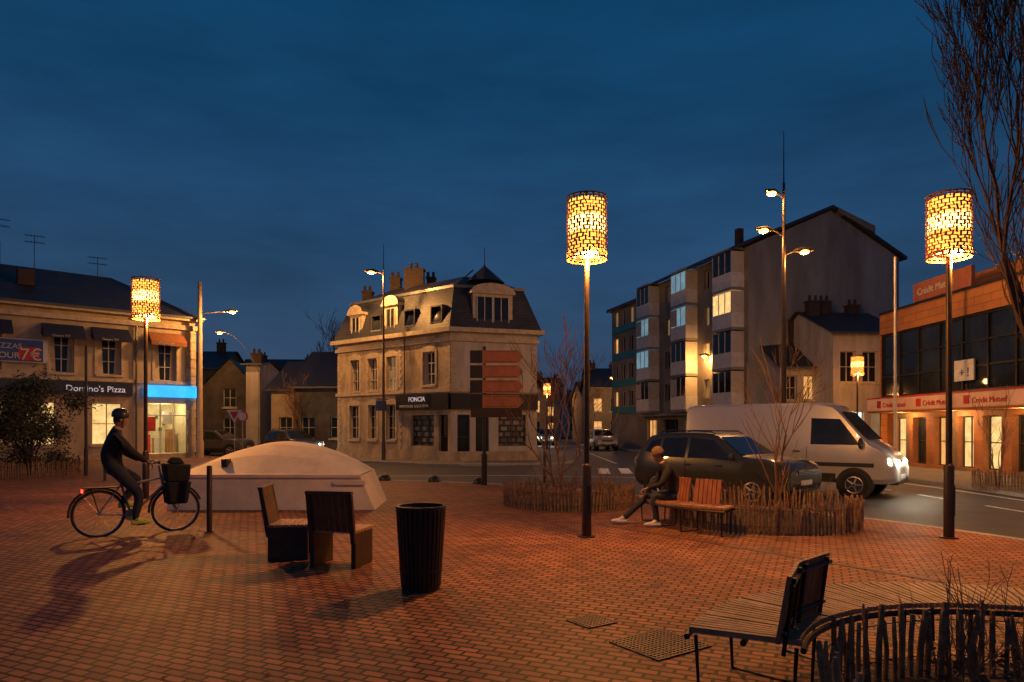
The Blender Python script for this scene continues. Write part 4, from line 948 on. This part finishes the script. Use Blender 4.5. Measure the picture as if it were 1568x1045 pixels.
def person(name, loc, rz, J, hat, hatm, top, legs, shoe, headf, tilt=0, curl=.8, s=1, hnd=True, handn=(0, 0, -1), hs=1):
    r = root(name, loc, rz)
    K = ['pel', 'spi', 'che', 'nec', 'hdb', 'shL', 'elL', 'wrL', 'shR', 'elR', 'wrR', 'hiL', 'knL', 'anL', 'toL', 'hiR', 'knR', 'anR', 'toR']
    rad = dict(pel=(.155, .14), spi=(.16, .135), che=(.175, .14), nec=(.065, .065), hdb=(.055, .055), sh=(.085, .085), el=(.06, .06), wr=(.038, .038), hi=(.1, .1), kn=(.07, .07), an=(.05, .05), to=(.035, .035))
    E = [('pel', 'spi'), ('spi', 'che'), ('che', 'nec'), ('nec', 'hdb')] + [e for q in 'LR' for e in ((('che', 'sh' + q)), ('sh' + q, 'el' + q), ('el' + q, 'wr' + q), ('pel', 'hi' + q), ('hi' + q, 'kn' + q), ('kn' + q, 'an' + q), ('an' + q, 'to' + q))]
    seg = []
    for a, c in E:
        seg.append(0 if (c[:2] in ('sh', 'el', 'wr') or c in ('spi', 'che', 'nec')) else (3 if c == 'hdb' else (2 if c[:2] == 'to' else 1)))
    vs = [Vector(J[k]) for k in K]; rs = []
    for k in K:
        q = rad.get(k) or rad[k[:2]]; rs.append((q[0] * s, q[1] * s))
    es = [(K.index(a), K.index(c)) for a, c in E]
    skinmesh('body', r, vs, es, rs, [top, legs, shoe, skin_m], seg, 1)
    head(r, Vector(J['head']), headf, tilt, hat, hatm, hs)
    b = B()
    for q in 'LR':
        a, t = Vector(J['an' + q]), Vector(J['to' + q]); d = (t - a); f = Vector((d.x, d.y, 0)).normalized() if Vector((d.x, d.y, 0)).length > .01 else Vector((1, 0, 0))
        heel = Vector((a.x, a.y, t.z)) - f * .05; b.tube([heel, heel + f * .08, heel + f * .2, heel + f * .28], [.042, .05, .045, .025], shoe, 10)
    b.obj('shoes', r, smooth=True)
    if hnd:
        for q, sd in (('L', 1), ('R', -1)):
            w_, e_ = Vector(J['wr' + q]), Vector(J['el' + q]); hand(r, w_, w_ - e_, handn, sd, curl)
    return r
J = dict(pel=(0, 0, .55), spi=(.03, 0, .76), che=(.16, 0, .98), nec=(.25, 0, 1.10), hdb=(.28, 0, 1.14), head=(.31, 0, 1.22),
         shL=(.16, .18, 1.0), elL=(.3, .24, .74), wrL=(.5, .1, .66), shR=(.16, -.18, 1.0), elR=(.3, -.24, .74), wrR=(.5, -.08, .64),
         hiL=(.02, .1, .52), knL=(.44, .17, .54), anL=(.36, .17, .1), toL=(.5, .18, .045), hiR=(.02, -.1, .53), knR=(.46, -.16, .5), anR=(.86, -.22, .11), toR=(.99, -.24, .05))
person('seated_man', (2.84, 11.82, 0), math.radians(180), J, 'beanie', beanie, jacket, jeans, shoe_w, (1, .0, 0), .35, .9)

tube_m = M('bike_frame_paint', (.3, .29, .27), .35, .3); bagm = M('black_bag_fabric', (.014, .014, .015), .8, var=.4, scale=10, bump=.4, bscale=20)
def bicycle(name, loc, rz, s=1, basket=False):
    r = root(name, loc, rz); r.scale = (s, s, s); b = B(); wr = .34
    for hx in (0, 1.05):
        n = 32
        pts = [(hx + wr * math.cos(2 * math.pi * k / n), 0, wr + wr * math.sin(2 * math.pi * k / n)) for k in range(n + 1)]
        b.tube(pts, .017, rubber, 6, cap=False)
        pts = [(hx + (wr - .025) * math.cos(2 * math.pi * k / n), 0, wr + (wr - .025) * math.sin(2 * math.pi * k / n)) for k in range(n + 1)]; b.tube(pts, .009, alu, 5, cap=False)
        for k in range(20):
            a = 2 * math.pi * k / 20; b.tube([(hx, .02 * (1 if k % 2 else -1), wr), (hx + (wr - .03) * math.cos(a), 0, wr + (wr - .03) * math.sin(a))], .0018, alu, 3, cap=False)
        b.lathe((hx, 0, wr), [(.02, -.05), (.02, .05)], alu, 10, 'y')
        pts = [(hx + (wr + .04) * math.cos(a), 0, wr + (wr + .04) * math.sin(a)) for a in [math.radians(q) for q in range(20, 200, 15)]]; b.tube(pts, .018, black, 5)
    b.obj('wheels', r, smooth=True); b = B()
    BB, ST, HT, HB = (.43, 0, .29), (.27, 0, .84), (.83, 0, .9), (.87, 0, .72)
    for p, q, rr in ((BB, ST, .017), (BB, HB, .02), ((.3, 0, .74), (.84, 0, .84), .017), (HT, HB, .022)): b.tube([p, q], rr, tube_m, 8)
    for y in (-.05, .05):
        b.tube([BB, (0, y, wr)], .011, tube_m, 6); b.tube([(.29, 0, .76), (0, y, wr)], .009, tube_m, 6); b.tube([HB, (.92, y, .62), (1.05, y, wr)], .012, tube_m, 6)
    b.tube([ST, (.25, 0, .95)], .013, alu, 8); b.tube([HT, (.8, 0, 1.05)], .014, alu, 8)
    b.tube([(.68, -.3, 1.08), (.78, -.2, 1.1), (.81, 0, 1.06), (.78, .2, 1.1), (.68, .3, 1.08)], .012, black, 8)
    b.lathe((.43, .045, .29), [(.09, 0), (.09, .006)], alu, 20, 'y'); b.tube([(.43, -.06, .29), (.53, -.1, .16)], .01, alu); b.tube([(.43, .06, .29), (.33, .1, .42)], .01, alu)
    b.box(W, .48, .58, -.19, -.1, .15, .17, black); b.box(W, .28, .38, .1, .19, .41, .43, black)
    b.box(W, -.2, .25, -.06, .06, .72, .735, black); b.tube([(-.1, .05, .72), (0, .06, .36)], .006, black); b.tube([(-.1, -.05, .72), (0, -.06, .36)], .006, black)
    b.obj('frame', r, smooth=True); b = B()
    b.mesh([(.1, -.08, .955), (.1, .08, .955), (.25, .05, .965), (.4, .018, .955), (.4, -.018, .955), (.25, -.05, .965), (.1, -.08, .99), (.1, .08, .99), (.25, .05, 1.0), (.4, .018, .985), (.4, -.018, .985), (.25, -.05, 1.0)], [(5, 4, 3, 2, 1, 0), (6, 7, 8, 9, 10, 11)] + [(i, (i + 1) % 6, (i + 1) % 6 + 6, i + 6) for i in range(6)], black)
    b.obj('saddle', r, bevel=.008)
    b = B(); b.box(W, -.22, -.2, -.03, .03, .66, .71, M('rear_light', (.5, .02, .02), .3, emit=(1, .03, .01), es=8)); b.obj('rear_light', r)
    if basket:
        b = B(); b.box(W, .88, 1.24, -.12, .12, .74, .76, black)
        for y in (-.07, .07): b.tube([(1.05, y, .34), (1.2, y * 1.4, .74)], .006, black, 5)
        b.obj('front_rack', r); b = B()
        b.mesh([(.9, -.14, .77), (1.22, -.14, .77), (1.22, .14, .77), (.9, .14, .77), (.86, -.17, 1.06), (1.24, -.17, 1.04), (1.24, .17, 1.04), (.86, .17, 1.06)], [(0, 3, 2, 1), (4, 5, 6, 7), (0, 1, 5, 4), (1, 2, 6, 5), (2, 3, 7, 6), (3, 0, 4, 7)], bagm)
        b.mesh([(.93, -.12, 1.06), (1.17, -.12, 1.05), (1.17, .12, 1.05), (.93, .12, 1.06), (.98, -.07, 1.16), (1.1, -.07, 1.15), (1.1, .07, 1.15), (.98, .07, 1.16)], [(0, 3, 2, 1), (4, 5, 6, 7), (0, 1, 5, 4), (1, 2, 6, 5), (2, 3, 7, 6), (3, 0, 4, 7)], bagm)
        for s_ in (-1, 1):
            b.mesh([(.9, s_ * .07, .42), (1.2, s_ * .07, .42), (1.26, s_ * .07, .76), (.86, s_ * .07, .76), (.92, s_ * .19, .44), (1.18, s_ * .19, .44), (1.23, s_ * .22, .78), (.88, s_ * .22, .78)], [(0, 1, 2, 3), (4, 7, 6, 5), (0, 4, 5, 1), (1, 5, 6, 2), (2, 6, 7, 3), (3, 7, 4, 0)], bagm)
        b.obj('bags', r, smooth=True, bevel=.025, ang=60)
    return r
JR = dict(pel=(.17, 0, 1.09), spi=(.17, 0, 1.28), che=(.2, 0, 1.52), nec=(.25, 0, 1.68), hdb=(.27, 0, 1.73), head=(.3, 0, 1.83),
          shL=(.21, .2, 1.54), elL=(.42, .28, 1.3), wrL=(.62, .28, 1.17), shR=(.21, -.2, 1.54), elR=(.42, -.28, 1.3), wrR=(.62, -.28, 1.17),
          hiL=(.22, .1, 1.05), knL=(.58, .13, .86), anL=(.34, .14, .5), toL=(.46, .14, .46), hiR=(.22, -.1, 1.05), knR=(.55, -.13, .64), anR=(.48, -.14, .25), toR=(.6, -.14, .2))
rz = math.atan2(.62, .78)
bicycle('bicycle', (-6.42, 10.6, 0), rz, 1.05, True); person('cyclist', (-6.42, 10.6, 0), rz, JR, 'helmet', helmet_m, jacket, jeans, shoe_y, (1, 0, 0), .1, 1.1, s=1.15, hs=1.06)

# ------------------------------------------------------------------ world, sun, camera
w = bpy.data.worlds.new('World'); sc.world = w; w.use_nodes = True; nt = w.node_tree; N = nt.nodes; L = nt.links
bg = N['Background']; tc = N.new('ShaderNodeTexCoord'); sp = N.new('ShaderNodeSeparateXYZ'); L.new(tc.outputs['Generated'], sp.inputs[0])
ns = N.new('ShaderNodeTexNoise'); mp = N.new('ShaderNodeMapping'); mp.inputs['Scale'].default_value = (1.2, 1.2, 4.5); L.new(tc.outputs['Generated'], mp.inputs[0]); L.new(mp.outputs[0], ns.inputs['Vector'])
ns.inputs['Scale'].default_value = 1.8; ns.inputs['Detail'].default_value = 6; ns.inputs['Roughness'].default_value = .6
ramp = N.new('ShaderNodeValToRGB'); L.new(sp.outputs['Z'], ramp.inputs[0]); e = ramp.color_ramp.elements
e[0].position = 0; e[0].color = (.034, .056, .100, 1); e[1].position = 1; e[1].color = (.001, .026, .076, 1)
for p, c in ((.1, (.030, .062, .122)), (.25, (.018, .062, .14)), (.42, (.007, .052, .132)), (.6, (.002, .036, .098))):
    q = e.new(p); q.color = (*c, 1)
mr = N.new('ShaderNodeMapRange'); mr.inputs[1].default_value = .3; mr.inputs[2].default_value = .7; mr.inputs[3].default_value = .74; mr.inputs[4].default_value = 1.26; L.new(ns.outputs[0], mr.inputs[0])
vm = N.new('ShaderNodeVectorMath'); vm.operation = 'SCALE'; L.new(ramp.outputs[0], vm.inputs[0]); L.new(mr.outputs[0], vm.inputs['Scale'])
sky = N.new('ShaderNodeTexSky'); sky.sky_type = 'NISHITA'; sky.sun_disc = False; sky.sun_elevation = math.radians(-4); sky.sun_rotation = math.radians(200)
s2 = N.new('ShaderNodeVectorMath'); s2.operation = 'SCALE'; s2.inputs['Scale'].default_value = .02; L.new(sky.outputs[0], s2.inputs[0])
ad = N.new('ShaderNodeVectorMath'); ad.operation = 'ADD'; L.new(vm.outputs[0], ad.inputs[0]); L.new(s2.outputs[0], ad.inputs[1]); L.new(ad.outputs[0], bg.inputs[0]); bg.inputs[1].default_value = 1.0
sl = bpy.data.lights.new('sun', 'SUN'); sl.energy = .01; sl.angle = math.radians(20); sl.color = (1, .9, .8); so = bpy.data.objects.new('sun', sl); COL.objects.link(so); so.rotation_euler = (math.radians(75), 0, math.radians(-20))
cam = bpy.data.cameras.new('camera'); co = bpy.data.objects.new('camera', cam); COL.objects.link(co); co.location = (0, 0, 1.7); co.rotation_euler = (math.radians(90), 0, 0)
cam.lens = 24; cam.sensor_width = 36; cam.shift_y = .0845; cam.clip_end = 2000; cam.clip_start = .05; sc.camera = co
sc.view_settings.view_transform = 'Standard'; sc.view_settings.look = 'None'; sc.view_settings.exposure = 0
